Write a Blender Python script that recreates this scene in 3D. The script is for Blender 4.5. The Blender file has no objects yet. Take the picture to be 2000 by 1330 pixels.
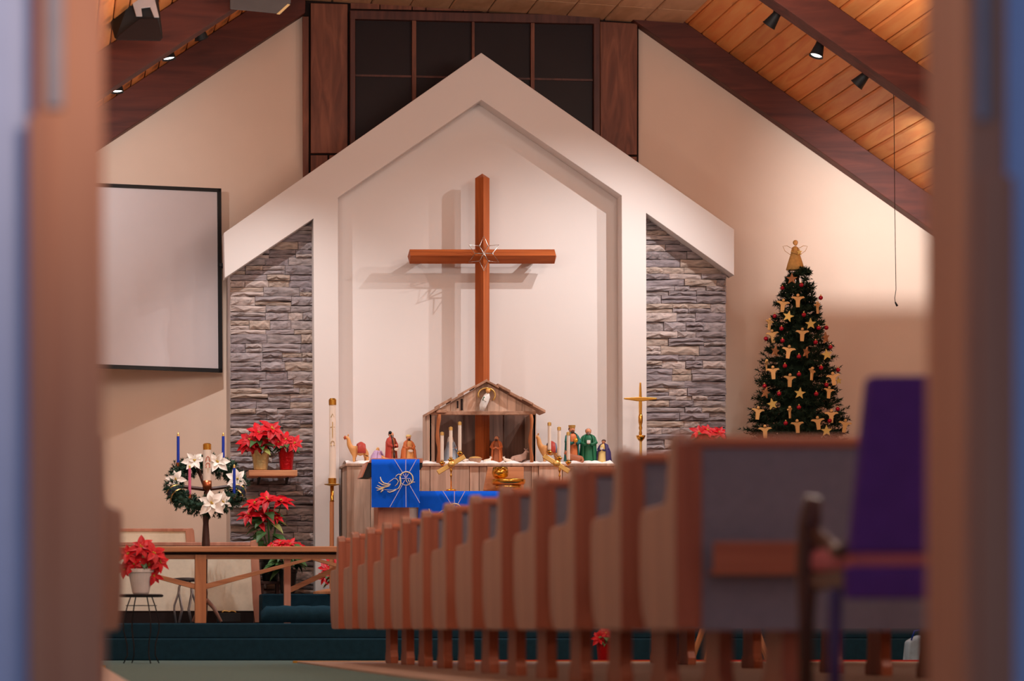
import bpy, bmesh, math, random
from mathutils import Vector, Matrix, Euler
random.seed(7)
SC = bpy.context.scene
COL = SC.collection
PI = math.pi

# ------------------------------------------------------------------ camera
FPX, VX, HY, ZC = 5600.0, 80.0, 1226.0, 0.266      # focal length in px (2000 wide), nave vanishing point, eye height
cam_d = bpy.data.cameras.new('camera')
cam = bpy.data.objects.new('camera', cam_d); COL.objects.link(cam)
cam.location = (0, 0, ZC); cam.rotation_euler = (PI/2, 0, 0)
cam_d.sensor_width = 36.0; cam_d.lens = FPX/2000*36.0
cam_d.shift_x = (1000-VX)/2000; cam_d.shift_y = (HY-665)/2000
cam_d.clip_end = 200
cam_d.dof.use_dof = True; cam_d.dof.focus_distance = 25.2; cam_d.dof.aperture_fstop = 1.8
SC.camera = cam
# ------------------------------------------------------------------ view, world
vs = SC.view_settings
vs.view_transform = 'Standard'; vs.look = 'None'; vs.gamma = 1.0; vs.use_curve_mapping = False
vs.exposure = 0.0
SC.cycles.use_denoising = True
SC.cycles.sample_clamp_indirect = 4.0
SC.cycles.max_bounces = 6; SC.cycles.diffuse_bounces = 4; SC.cycles.adaptive_threshold = .03
W = bpy.data.worlds.new('world'); SC.world = W; W.use_nodes = True
W.node_tree.nodes['Background'].inputs[0].default_value = (0.33, 0.46, 0.82, 1)
W.node_tree.nodes['Background'].inputs[1].default_value = 0.5

def lin(c):
    return tuple(((v/255)/12.92 if v/255 <= .04045 else ((v/255+.055)/1.055)**2.4) for v in c)
def X(px, d): return (px-VX)*d/FPX
def Z(py, d): return ZC+(HY-py)*d/FPX
def P(px, py, d): return Vector((X(px, d), d, Z(py, d)))
def S(n, d): return n*d/FPX

def light(name, kind, loc, energy, color, target=None, **kw):
    l = bpy.data.lights.new(name, kind); o = bpy.data.objects.new(name, l); COL.objects.link(o)
    o.location = loc; l.energy = energy; l.color = color
    for k, v in kw.items(): setattr(l, k, v)
    if target is not None:
        o.rotation_euler = (Vector(target)-Vector(loc)).to_track_quat('-Z', 'Y').to_euler()
    return o
# unseen warm fill lights, added over the pews for ambient brightness
WARM = (1.0, .88, .79)
for x, y, z, e in [(1.3, 9.6, 4.3, 48), (5.4, 9.4, 3.9, 66), (1.3, 13.2, 4.4, 80), (5.4, 13.2, 4.0, 96), (1.3, 17.2, 4.4, 100), (5.4, 17.2, 4.1, 112), (1.3, 20.9, 3.7, 66), (5.7, 21.3, 4.9, 70)]:
    light('nave_fill', 'POINT', (x, y, z), e, WARM, shadow_soft_size=.3)
# track spots on the second roof beam: position in the photograph, aim point, watts
light('jamb_fill', 'POINT', (.3, 5.25, 1.6), 19, (1.0, .76, .6), shadow_soft_size=.12)  # unseen warm light added in the doorway to brighten the jambs
SPOT = (1.0, .985, .975)
TRACK = [  # px, py, d, aim px, py, d, W, angle, blend
    (1510, 38, 23.55, 880, 920, 25.4, 240, 78, .95),
    (1598, 97, 23.55, 1300, 1000, 23.2, 90, 80, .9),
    (1683, 155, 23.55, 950, 930, 25.4, 200, 76, .95),
    (1870, 285, 23.55, 1850, 450, 26.0, 230, 98, 1.0),
    (390, 62, 23.55, 625, 930, 25.2, 290, 70, 1.0),
    (328, 102, 23.55, 480, 1000, 23.2, 70, 80, .9),
    (228, 166, 23.55, 250, 900, 23.3, 110, 90, .9),
    (135, 230, 23.55, 130, 380, 26.0, 70, 92, 1.0)]
# ------------------------------------------------------------------ materials
def nn(t, kind, **kw):
    n = t.nodes.new(kind)
    for k, v in kw.items(): setattr(n, k, v)
    return n
def base_mat(name, rough=.6, metal=0., spec=.4):
    m = bpy.data.materials.new(name); m.use_nodes = True
    b = m.node_tree.nodes['Principled BSDF']
    b.inputs['Roughness'].default_value = rough; b.inputs['Metallic'].default_value = metal
    b.inputs['Specular IOR Level'].default_value = spec
    return m, m.node_tree, b
def ramp(t, cols):
    r = nn(t, 'ShaderNodeValToRGB'); e = r.color_ramp.elements
    while len(e) < len(cols): e.new(.5)
    for i, c in enumerate(cols):
        e[i].position = i/(len(cols)-1); e[i].color = (*lin(c), 1)
    return r
def plain(name, c, rough=.6, metal=0., var=.12, scale=8., bump=0., bscale=60., spec=.4, rnd=0.):
    """a slightly mottled colour, with optional bump and per-object variation"""
    m, t, b = base_mat(name, rough, metal, spec)
    co = nn(t, 'ShaderNodeTexCoord'); no = nn(t, 'ShaderNodeTexNoise'); no.inputs['Scale'].default_value = scale
    no.inputs['Detail'].default_value = 4
    t.links.new(co.outputs['Object'], no.inputs['Vector'])
    lo = tuple(max(0, v*(1-var)) for v in c); hi = tuple(min(255, v*(1+var)) for v in c)
    r = ramp(t, [lo, hi]); t.links.new(no.outputs['Fac'], r.inputs['Fac'])
    out = r.outputs['Color']
    if rnd:
        oi = nn(t, 'ShaderNodeObjectInfo'); mr = nn(t, 'ShaderNodeMapRange')
        mr.inputs['To Min'].default_value = 1-rnd; mr.inputs['To Max'].default_value = 1+rnd
        hs = nn(t, 'ShaderNodeHueSaturation'); t.links.new(oi.outputs['Random'], mr.inputs['Value'])
        t.links.new(mr.outputs['Result'], hs.inputs['Value']); t.links.new(out, hs.inputs['Color']); out = hs.outputs['Color']
    t.links.new(out, b.inputs['Base Color'])
    if bump:
        n2 = nn(t, 'ShaderNodeTexNoise'); n2.inputs['Scale'].default_value = bscale; n2.inputs['Detail'].default_value = 3
        t.links.new(co.outputs['Object'], n2.inputs['Vector'])
        bp = nn(t, 'ShaderNodeBump'); bp.inputs['Strength'].default_value = bump; bp.inputs['Distance'].default_value = .01
        t.links.new(n2.outputs['Fac'], bp.inputs['Height']); t.links.new(bp.outputs['Normal'], b.inputs['Normal'])
    return m
def wood(name, c1, c2, axis='Z', scale=14., stretch=.08, rough=.45, knots=0, rnd=0., spec=.4, bump=.15):
    """grain stretched along an axis, optional knots and per-board shade"""
    m, t, b = base_mat(name, rough, 0, spec)
    co = nn(t, 'ShaderNodeTexCoord'); mp = nn(t, 'ShaderNodeMapping')
    s = [scale]*3; s['XYZ'.index(axis)] = scale*stretch; mp.inputs['Scale'].default_value = s
    t.links.new(co.outputs['Object'], mp.inputs['Vector'])
    vec = mp.outputs['Vector']
    oi = nn(t, 'ShaderNodeObjectInfo')
    if rnd:
        ad = nn(t, 'ShaderNodeVectorMath', operation='MULTIPLY_ADD')
        cx = nn(t, 'ShaderNodeCombineXYZ'); t.links.new(oi.outputs['Random'], cx.inputs[0]); t.links.new(oi.outputs['Random'], cx.inputs[2])
        ad.inputs[1].default_value = (37, 37, 37); t.links.new(cx.outputs[0], ad.inputs[0]); t.links.new(vec, ad.inputs[2]); vec = ad.outputs[0]
    no = nn(t, 'ShaderNodeTexNoise'); no.inputs['Scale'].default_value = 1.0; no.inputs['Detail'].default_value = 5
    no.inputs['Distortion'].default_value = 1.2
    t.links.new(vec, no.inputs['Vector'])
    mid = tuple((a+b_)/2 for a, b_ in zip(c1, c2))
    r = ramp(t, [c1, mid, c2]); r.color_ramp.elements[0].position = .32; r.color_ramp.elements[2].position = .68
    t.links.new(no.outputs['Fac'], r.inputs['Fac']); out = r.outputs['Color']
    if knots:
        vo = nn(t, 'ShaderNodeTexVoronoi'); vo.inputs['Scale'].default_value = 1.0
        mp2 = nn(t, 'ShaderNodeMapping'); s2 = [knots]*3; s2['XYZ'.index(axis)] = knots*.45; mp2.inputs['Scale'].default_value = s2
        t.links.new(co.outputs['Object'], mp2.inputs['Vector']); t.links.new(mp2.outputs['Vector'], vo.inputs['Vector'])
        lt = nn(t, 'ShaderNodeMapRange'); lt.inputs['From Min'].default_value = .08; lt.inputs['From Max'].default_value = .3
        t.links.new(vo.outputs['Distance'], lt.inputs['Value'])
        mx = nn(t, 'ShaderNodeMix', data_type='RGBA'); t.links.new(lt.outputs['Result'], mx.inputs['Factor'])
        mx.inputs[6].default_value = (*lin(tuple(v*.42 for v in c1)), 1); t.links.new(out, mx.inputs[7]); out = mx.outputs[2]
    if rnd:
        mr = nn(t, 'ShaderNodeMapRange'); mr.inputs['To Min'].default_value = 1-rnd; mr.inputs['To Max'].default_value = 1+rnd
        hs = nn(t, 'ShaderNodeHueSaturation'); t.links.new(oi.outputs['Random'], mr.inputs['Value'])
        t.links.new(mr.outputs['Result'], hs.inputs['Value']); t.links.new(out, hs.inputs['Color']); out = hs.outputs['Color']
    t.links.new(out, b.inputs['Base Color'])
    if bump:
        bp = nn(t, 'ShaderNodeBump'); bp.inputs['Strength'].default_value = bump; bp.inputs['Distance'].default_value = .004
        t.links.new(no.outputs['Fac'], bp.inputs['Height']); t.links.new(bp.outputs['Normal'], b.inputs['Normal'])
    return m
def emit(name, c, s):
    m, t, b = base_mat(name); b.inputs['Base Color'].default_value = (*lin(c), 1)
    b.inputs['Emission Color'].default_value = (*lin(c), 1); b.inputs['Emission Strength'].default_value = s
    return m
def stone_mat():
    m, t, b = base_mat('ledge_stone', .85, 0, .25)
    co = nn(t, 'ShaderNodeTexCoord'); oi = nn(t, 'ShaderNodeObjectInfo')
    r = ramp(t, [(150, 138, 140), (176, 162, 160), (162, 150, 150), (196, 178, 172), (170, 158, 160), (184, 164, 152), (156, 144, 148), (186, 172, 170)])
    r.color_ramp.interpolation = 'CONSTANT'; t.links.new(oi.outputs['Random'], r.inputs['Fac'])
    no = nn(t, 'ShaderNodeTexNoise'); no.inputs['Scale'].default_value = 3.; no.inputs['Detail'].default_value = 6
    t.links.new(co.outputs['Object'], no.inputs['Vector'])
    r2 = ramp(t, [(150, 150, 150), (255, 255, 255)]); r2.color_ramp.elements[0].position = .3; r2.color_ramp.elements[1].position = .65
    t.links.new(no.outputs['Fac'], r2.inputs['Fac'])
    mx = nn(t, 'ShaderNodeMix', data_type='RGBA', blend_type='MULTIPLY'); mx.inputs['Factor'].default_value = .8
    t.links.new(r.outputs['Color'], mx.inputs[6]); t.links.new(r2.outputs['Color'], mx.inputs[7])
    t.links.new(mx.outputs[2], b.inputs['Base Color'])
    bp = nn(t, 'ShaderNodeBump'); bp.inputs['Strength'].default_value = .5; bp.inputs['Distance'].default_value = .015
    t.links.new(no.outputs['Fac'], bp.inputs['Height']); t.links.new(bp.outputs['Normal'], b.inputs['Normal'])
    return m
M = dict(
    wall=plain('wall_paint', (236, 212, 194), .9, var=.02, scale=3, bump=.05, bscale=120),
    white=plain('white_plaster', (224, 215, 211), .85, var=.012, scale=2, bump=.03, bscale=150),
    narthex=plain('narthex_paint', (204, 210, 236), .9, var=.03),
    jamb=wood('door_oak', (178, 112, 82), (206, 138, 100), 'Z', 10, .06, .55),
    steel=plain('brushed_steel', (150, 140, 144), .5, .1),
    carpet=plain('green_carpet', (98, 122, 120), .95, var=.1, scale=30, bump=.5, bscale=300, spec=.1),
    stepc=plain('shaded_green_carpet', (28, 56, 70), .95, var=.18, scale=20, bump=.5, bscale=300, spec=.1),  # shade of the unlit steps put into a darker carpet colour
    floorw=wood('floor_boards', (156, 126, 110), (196, 166, 146), 'X', 26, .05, .4),
    beam=wood('stained_beam', (76, 34, 27), (106, 50, 38), 'X', 9, .12, .6),
    plank=wood('pine_plank', (238, 138, 72), (252, 172, 100), 'Y', 9, .1, .5, knots=4.5, rnd=.18),
    soffit=wood('soffit_panel', (206, 158, 120), (228, 182, 144), 'Y', 6, .3, .6, rnd=.06),
    dark=plain('dark_gap', (34, 20, 18), .9),
    board=wood('oak_veneer', (104, 58, 42), (146, 88, 64), 'Z', 11, .16, .55, rnd=.06),
    winframe=wood('window_frame_wood', (72, 38, 32), (100, 56, 46), 'Z', 12, .1, .5),
    glass=plain('dark_window_glass', (38, 26, 28), .45, var=.05, spec=.2),
    stone=stone_mat(),
    grout=plain('pillar_core', (70, 60, 60), .95),
    crossw=wood('cedar_cross', (150, 72, 30), (186, 98, 46), 'Z', 14, .06, .42),
    crossh=wood('cedar_arm', (150, 72, 30), (186, 98, 46), 'X', 14, .06, .42),
    brass=plain('polished_brass', (226, 172, 78), .22, 1., var=.05),
    satin=plain('satin_brass', (226, 186, 112), .45, .85, var=.06),
    copper=plain('copper', (196, 112, 74), .35, .9, var=.06),
    chrome=plain('bright_wire', (205, 200, 196), .25, 1., var=.02),
    black=plain('black_plastic', (26, 26, 28), .6, bump=.1),
    blackm=plain('black_metal', (36, 30, 32), .5, .4),
    grey=plain('grey_plastic', (84, 82, 84), .5),
    lightgrey=plain('light_metal', (172, 168, 170), .4, .5),
    cream=plain('cream_strip', (222, 196, 140), .6),
    lamp=emit('lamp_face', (255, 246, 235), 6.),
    pewwood=wood('pew_wood', (150, 108, 94), (174, 130, 112), 'Z', 12, .06, .4),
    pewrail=wood('pew_rail', (160, 92, 68), (190, 118, 88), 'X', 12, .05, .35),
    pewend=wood('pew_edge', (156, 86, 62), (184, 110, 82), 'Z', 12, .05, .4),
    fabric=plain('grey_pew_fabric', (138, 134, 144), .95, var=.08, scale=40, bump=.3, bscale=400, spec=.1),
    creamf=plain('cream_fabric', (246, 232, 210), .95, var=.04, scale=30, bump=.2, bscale=300, spec=.1),
    railw=wood('oak_rail', (180, 118, 80), (216, 154, 110), 'X', 14, .07, .35),
    postw=wood('oak_post', (182, 116, 76), (214, 148, 102), 'Z', 14, .07, .4),
    pinkwood=wood('pale_oak', (190, 124, 100), (214, 150, 124), 'Z', 12, .07, .4),
    darkwood=wood('dark_walnut', (62, 36, 30), (92, 56, 46), 'Z', 14, .1, .4),
    barn=wood('barn_board', (168, 140, 122), (222, 190, 168), 'Z', 12, .07, .85, rnd=.2),
    backw=wood('stable_back_board', (92, 66, 56), (126, 94, 80), 'Z', 12, .08, .85, rnd=.2),
    roofw=wood('stable_roof_board', (150, 112, 90), (196, 154, 128), 'Y', 12, .1, .85, rnd=.15),
    bark=wood('bark_branch', (150, 84, 46), (190, 118, 72), 'Z', 20, .15, .8),
    lectw=wood('lectern_wood', (176, 108, 84), (202, 132, 104), 'Z', 14, .06, .4),
    blue=plain('blue_parament', (8, 92, 222), .85, var=.05, scale=20, bump=.2, bscale=300, spec=.15),
    gold=plain('gold_embroidery', (244, 218, 170), .5, .0, var=.06, scale=60),
    ray=plain('lavender_thread', (190, 186, 226), .6),
    snow=plain('white_snow_cloth', (246, 240, 238), .95, var=.03, bump=.4, bscale=60),
    wax=plain('ivory_wax', (240, 222, 206), .5, var=.02),
    bluewax=plain('blue_wax', (16, 58, 178), .4, var=.03),
    pinkwax=plain('pink_wax', (226, 108, 148), .4, var=.03),
    redink=plain('red_print', (206, 96, 70), .6),
    goldink=plain('gold_print', (186, 150, 70), .5, .3),
    navy=plain('navy_ribbon', (30, 34, 60), .6),
    needle=plain('fir_needles', (28, 44, 30), .8, var=.35, scale=9, spec=.2),
    garland=plain('wreath_needles', (48, 72, 58), .8, var=.35, scale=20, spec=.2),
    leaf=plain('poinsettia_leaf', (66, 100, 56), .5, var=.3, scale=12, rnd=.25),
    paleleaf=plain('pale_leaf', (150, 154, 84), .5, var=.2, scale=12),
    red=plain('red_bract', (202, 8, 28), .5, var=.16, scale=14, rnd=.22),
    whiteb=plain('white_bract', (246, 236, 226), .6, var=.04, scale=14),
    pistil=plain('yellow_pistil', (196, 160, 60), .6),
    soil=plain('potting_soil', (40, 28, 24), .95),
    whitepot=plain('white_pot', (232, 222, 220), .5, bump=.2, bscale=20),
    goldfoil=plain('gold_foil', (206, 184, 130), .3, .6, bump=.5, bscale=40),
    redfoil=plain('red_foil', (176, 12, 22), .3, .4, bump=.6, bscale=40),
    darkpot=plain('dark_pot', (24, 28, 30), .5),
    tanw=plain('ornament_wood', (224, 174, 110), .6, var=.06, rnd=.15),
    straw=plain('raffia', (206, 160, 92), .8, var=.15, scale=40),
    star=plain('gold_star', (236, 196, 110), .5, .1, rnd=.14),
    dullstar=plain('brown_star', (168, 112, 72), .6, rnd=.1),
    bauble=plain('red_bauble', (170, 20, 44), .15, .3, var=.03),
    purple=plain('purple_velvet', (84, 52, 128), .95, var=.1, scale=10, bump=.2, spec=.15),
    mauve=plain('mauve_cushion', (186, 104, 112), .9, var=.05),
    screen=plain('projection_screen', (214, 204, 206), .8, var=.01),
    skin=plain('painted_skin', (206, 140, 104), .6), tanskin=plain('tan_glaze', (222, 160, 98), .5, var=.1),
    camel=plain('camel_glaze', (216, 154, 92), .5, var=.12), sheepw=plain('sheep_glaze', (232, 214, 196), .6, var=.06),
    pinkgrey=plain('donkey_glaze', (196, 160, 144), .6, var=.06),
    orange=plain('orange_robe', (204, 112, 62), .55, var=.1), redrobe=plain('red_robe', (182, 62, 48), .55, var=.1),
    brownrobe=plain('brown_robe', (160, 92, 58), .6, var=.12), greenrobe=plain('green_robe', (22, 100, 66), .55, var=.12),
    teal=plain('teal_cloak', (24, 104, 100), .55), bluerobe=plain('pale_blue_robe', (170, 186, 204), .6, var=.06),
    whiterobe=plain('white_robe', (236, 228, 224), .6), purplerobe=plain('purple_cloak', (56, 42, 92), .6),
    lilac=plain('lilac_robe', (192, 160, 200), .6), hair=plain('dark_hair', (86, 56, 46), .7), greyhair=plain('grey_hair', (140, 118, 110), .7),
    yellowcl=plain('yellow_cloth', (244, 204, 134), .6), slate=plain('slate_blanket', (116, 118, 140), .7),
    goldtrim=plain('gold_nosing', (222, 160, 56), .35, .6), redtrim=plain('red_edging', (214, 60, 52), .6),
    palebag=plain('blue_white_bag', (150, 176, 200), .7, var=.3, scale=9))
# ------------------------------------------------------------------ mesh building
class MB:
    def __init__(s): s.v, s.f, s.m = [], [], []; s.mi = 0
    def add(s, vs, fs):
        o = len(s.v); s.v += [tuple(v) for v in vs]
        for f in fs: s.f.append([i+o for i in f]); s.m.append(s.mi)
        return s
    def box(s, x0, x1, y0, y1, z0, z1):
        return s.add([(x0, y0, z0), (x1, y0, z0), (x1, y1, z0), (x0, y1, z0), (x0, y0, z1), (x1, y0, z1), (x1, y1, z1), (x0, y1, z1)],
                     [(0, 3, 2, 1), (4, 5, 6, 7), (0, 1, 5, 4), (1, 2, 6, 5), (2, 3, 7, 6), (3, 0, 4, 7)])
    def prism(s, pts, y0, y1):           # polygon in x,z extruded along y
        n = len(pts)
        return s.add([(x, y0, z) for x, z in pts]+[(x, y1, z) for x, z in pts],
                     [tuple(range(n)), tuple(range(2*n-1, n-1, -1))]+[(i, i+n, (i+1) % n+n, (i+1) % n) for i in range(n)])
    def prismx(s, pts, x0, x1):          # polygon in y,z extruded along x
        n = len(pts)
        return s.add([(x0, y, z) for y, z in pts]+[(x1, y, z) for y, z in pts],
                     [tuple(range(n)), tuple(range(2*n-1, n-1, -1))]+[(i, i+n, (i+1) % n+n, (i+1) % n) for i in range(n)])
    def pix(s, pts, d, t):               # a board whose front outline is given in photograph pixels at depth d
        return s.prism([(X(a, d), Z(b, d)) for a, b in pts], d, d+t)
    def rect(s, x0, x1, y0, y1, d, t):
        return s.pix([(x0, y1), (x1, y1), (x1, y0), (x0, y0)], d, t)
    def tube(s, pts, r, n=8, closed=False, flat=1.0):
        pts = [Vector(p) for p in pts]; k = len(pts)
        rs = r if isinstance(r, (list, tuple)) else [r]*k
        vs, fs = [], []; up = None
        for i, p in enumerate(pts):
            if closed: tg = pts[(i+1) % k]-pts[i-1]
            else: tg = pts[min(i+1, k-1)]-pts[max(i-1, 0)]
            tg.normalize()
            if up is None: up = Vector((0, 0, 1)) if abs(tg.z) < .9 else Vector((0, 1, 0))
            a = tg.cross(up)
            if a.length < 1e-6: a = tg.orthogonal()
            a.normalize(); b = a.cross(tg).normalized(); up = b
            for j in range(n):
                t = 2*PI*j/n; vs.append(p+(a*math.cos(t)+b*math.sin(t)*flat)*rs[i])
        for i in range(k if closed else k-1):
            i2 = (i+1) % k
            for j in range(n): fs.append((i*n+j, i*n+(j+1) % n, i2*n+(j+1) % n, i2*n+j))
        if not closed: fs += [tuple(range(n-1, -1, -1)), tuple(range((k-1)*n, k*n))]
        return s.add(vs, fs)
    def lathe(s, prof, c, n=16, sy=1.0, fold=0, famp=0.):   # (radius, z) rows around a vertical axis
        vs, fs = [], []
        for r, z in prof:
            for j in range(n):
                t = 2*PI*j/n; q = r*(1+famp*math.cos(fold*t)) if fold else r
                vs.append((c[0]+q*math.cos(t), c[1]+q*math.sin(t)*sy, c[2]+z))
        k = len(prof)
        for i in range(k-1):
            for j in range(n): fs.append((i*n+j, i*n+(j+1) % n, (i+1)*n+(j+1) % n, (i+1)*n+j))
        fs += [tuple(range(n-1, -1, -1)), tuple(range((k-1)*n, k*n))]
        return s.add(vs, fs)
    def ell(s, c, r, n=12, m=8):
        if not isinstance(r, (list, tuple)): r = (r, r, r)
        vs = [(c[0], c[1], c[2]-r[2])]; fs = []
        for i in range(1, m):
            p = -PI/2+PI*i/m
            for j in range(n):
                t = 2*PI*j/n; vs.append((c[0]+r[0]*math.cos(p)*math.cos(t), c[1]+r[1]*math.cos(p)*math.sin(t), c[2]+r[2]*math.sin(p)))
        vs.append((c[0], c[1], c[2]+r[2])); top = len(vs)-1
        for j in range(n):
            fs.append((0, 1+(j+1) % n, 1+j)); fs.append((top, 1+(m-2)*n+j, 1+(m-2)*n+(j+1) % n))
            for i in range(m-2): fs.append((1+i*n+j, 1+i*n+(j+1) % n, 1+(i+1)*n+(j+1) % n, 1+(i+1)*n+j))
        return s.add(vs, fs)
    def xf(s, mat, start=0):
        for i in range(start, len(s.v)): s.v[i] = tuple(mat @ Vector(s.v[i]))
        return s

ORG = {}
def finish(name, mb, mats, parent=None, origin=None, smooth=False, bevel=0., normals=True, kind=None, label=None):
    org = ORG[parent.name] if parent else Vector(origin if origin else (0, 0, 0))
    me = bpy.data.meshes.new(name)
    me.from_pydata([(v[0]-org.x, v[1]-org.y, v[2]-org.z) for v in mb.v], [], mb.f)
    mats = mats if isinstance(mats, (list, tuple)) else [mats]
    for k in mats: me.materials.append(M[k] if isinstance(k, str) else k)
    me.polygons.foreach_set('material_index', mb.m)
    if normals:
        bm = bmesh.new(); bm.from_mesh(me); bmesh.ops.recalc_face_normals(bm, faces=bm.faces); bm.to_mesh(me); bm.free()
    if smooth: me.polygons.foreach_set('use_smooth', [True]*len(me.polygons))
    o = bpy.data.objects.new(name, me); COL.objects.link(o)
    if parent: o.parent = parent
    else: o.location = org
    ORG[o.name] = org
    if bevel:
        b = o.modifiers.new('bevel', 'BEVEL'); b.width = bevel; b.segments = 2; b.limit_method = 'ANGLE'; b.angle_limit = .6
    if kind: o['kind'] = kind
    if label: o['label'] = label
    return o
def tag(o, label, cat, group=None, kind=None):
    o['label'] = label; o['category'] = cat
    if group: o['group'] = group
    if kind: o['kind'] = kind
    return o
def thing(name, label, cat, loc, group=None, kind=None):
    o = bpy.data.objects.new(name, None); COL.objects.link(o); o.location = loc; o.empty_display_size = .1
    ORG[o.name] = Vector(loc)
    return tag(o, label, cat, group, kind)
part = lambda parent, name, mb, mats, **kw: finish(name, mb, mats, parent=parent, **kw)
def copy_tree(o, parent=None):
    c = o.copy(); COL.objects.link(c)
    if parent is not None: c.parent = parent
    for ch in list(o.children): copy_tree(ch, c)
    return c
def inst(src_mesh, name, parent, mat4):      # an object sharing a mesh, placed in the parent's frame
    o = bpy.data.objects.new(name, src_mesh); COL.objects.link(o); o.parent = parent; o.matrix_local = mat4
    return o
def mesh_only(name, mb, mats, smooth=False):
    o = finish(name, mb, mats, smooth=smooth); me = o.data; bpy.data.objects.remove(o); return me
def skin(name, joints, edges, mat, parent, sub=2):
    """continuous body grown over a skeleton: joints (x, y, z, radius), world coordinates"""
    org = ORG[parent.name]
    me = bpy.data.meshes.new(name); me.from_pydata([tuple(Vector(j[:3])-org) for j in joints], edges, [])
    me.materials.append(M[mat]); o = bpy.data.objects.new(name, me); COL.objects.link(o); o.parent = parent; ORG[o.name] = org
    md = o.modifiers.new('skin', 'SKIN')
    for i, sv in enumerate(me.skin_vertices[0].data):
        sv.radius = (joints[i][3], joints[i][3]); sv.use_root = (i == 0)
    md.use_smooth_shade = True
    s_ = o.modifiers.new('sub', 'SUBSURF'); s_.levels = sub; s_.render_levels = sub
    return o

# ================================================================== the setting
XL, XR = -2.2, 9.2
CL = lambda x: 5.107+.655*(x-.739)          # left roof plane
CR = lambda x: 5.754-.703*(x-5.775)         # right roof plane
ZS = 5.757
ZF = lambda x: 5.745-(x-5.409)*.0677           # the panelled centre falls a little to the right
PA, PC = .304, .557                         # platform heights
def setting(name, mb, mat, label, cat, **kw):
    return tag(finish(name, mb, mat, **kw), label, cat, kind='structure')
setting('floor', MB().box(-6, 14, -4, 23.35, -.12, 0), 'carpet', 'grey green carpet of the aisle and the front of the nave', 'floor')
m = MB().box(1.93, XR, 6.3, 21.6, .0005, .012)
wf = setting('floor', m, 'floorw', 'brown wooden floor under the right hand pews', 'floor')
m = MB().box(XL, .41, 6.3, 19.0, .0005, .012)
setting('floor', m, 'floorw', 'brown wooden floor under the left hand pews', 'floor')
m = MB().box(1.9, 5.2, 21.6, 21.64, .001, .016)
setting('trim_1', m, 'goldtrim', 'thin gold nosing along the front of the wooden floor', 'trim')
m = MB().box(XL, .43, 19.0, 19.04, .001, .016)
setting('trim_2', m, 'goldtrim', 'thin gold nosing along the floor beside the left pews', 'trim')
m = MB().box(3.3, XR, 21.75, 21.8, .001, .022)
setting('trim_3', m, 'redtrim', 'thin red edging on the floor seen beneath the pews', 'trim')
st = thing('chancel_steps', 'shaded green carpeted steps up to the chancel', 'steps', (3, 23.3, 0), kind='structure')
part(st, 'step', MB().box(XL, XR, 23.3, 24.0, 0, .179), 'stepc', bevel=.012)
part(st, 'step', MB().box(XL, XR, 23.65, 25.99, .179, PA), 'stepc', bevel=.012)
part(st, 'step', MB().box(X(512, 24.6), XR, 24.6, 25.99, PA, PC), 'stepc', bevel=.012)
# walls
w0 = MB()
w0.prism([(XL, 0), (XR, 0), (XR, CR(XR)+.1), (5.8, ZS+.1), (2.1, 6.1), (XL, CL(XL)+.1)], 26.0, 26.12)
setting('wall_back', w0, 'wall', 'warm beige end wall behind the chancel', 'wall')
setting('wall_left', MB().box(XL-.12, XL, 6.3, 26.12, 0, CL(XL)+.1), 'wall', 'beige side wall left of the nave', 'wall')
setting('wall_right', MB().box(XR, XR+.12, 6.3, 26.12, 0, CR(XR)+.1), 'wall', 'beige side wall right of the nave', 'wall')
DJ = 6.0
jl0, jl1, jr0, jr1 = X(66, DJ), X(203, DJ), X(1888, DJ), X(1968, DJ)
wd = MB(); wd.box(-6, jl0+.02, DJ+.05, DJ+.25, 0, 4.2); wd.box(jr1-.02, 14, DJ+.05, DJ+.25, 0, 4.2); wd.box(jl0+.02, jr1-.02, DJ+.05, DJ+.25, 2.16, 4.2)
setting('wall_front', wd, 'narthex', 'pale lavender wall around the doorway the view looks through', 'wall')
dr = thing('door_1', 'wooden frame of the double doorway in the blurred foreground', 'door frame', ((jl1+jr0)/2, DJ, 0), kind='structure')
part(dr, 'jamb', MB().box(jl0, jl1, DJ, DJ+.28, 0, 2.12), 'jamb', bevel=.008)
part(dr, 'jamb', MB().box(jr0, jr1, DJ, DJ+.28, 0, 2.12), 'jamb', bevel=.008)
part(dr, 'lintel', MB().box(jl0, jr1, DJ, DJ+.28, 2.12, 2.27), 'jamb', bevel=.008)
part(dr, 'hinge', MB().box(X(90, DJ), X(124, DJ), DJ-.012, DJ, Z(212, DJ), Z(-60, DJ)), 'steel', bevel=.003)
part(dr, 'hinge', MB().box(X(1905, DJ), X(1928, DJ), DJ-.012, DJ, Z(236, DJ), Z(-60, DJ)), 'steel', bevel=.003)
part(dr, 'jamb_stop', MB().box(jl0-.012, jl0+.035, DJ-.01, DJ, 0, Z(225, DJ)), 'jamb', bevel=.003)
part(dr, 'jamb_stop', MB().box(jr1-.06, jr1+.012, DJ-.01, DJ, 0, Z(345, DJ)), 'jamb', bevel=.003)
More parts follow.
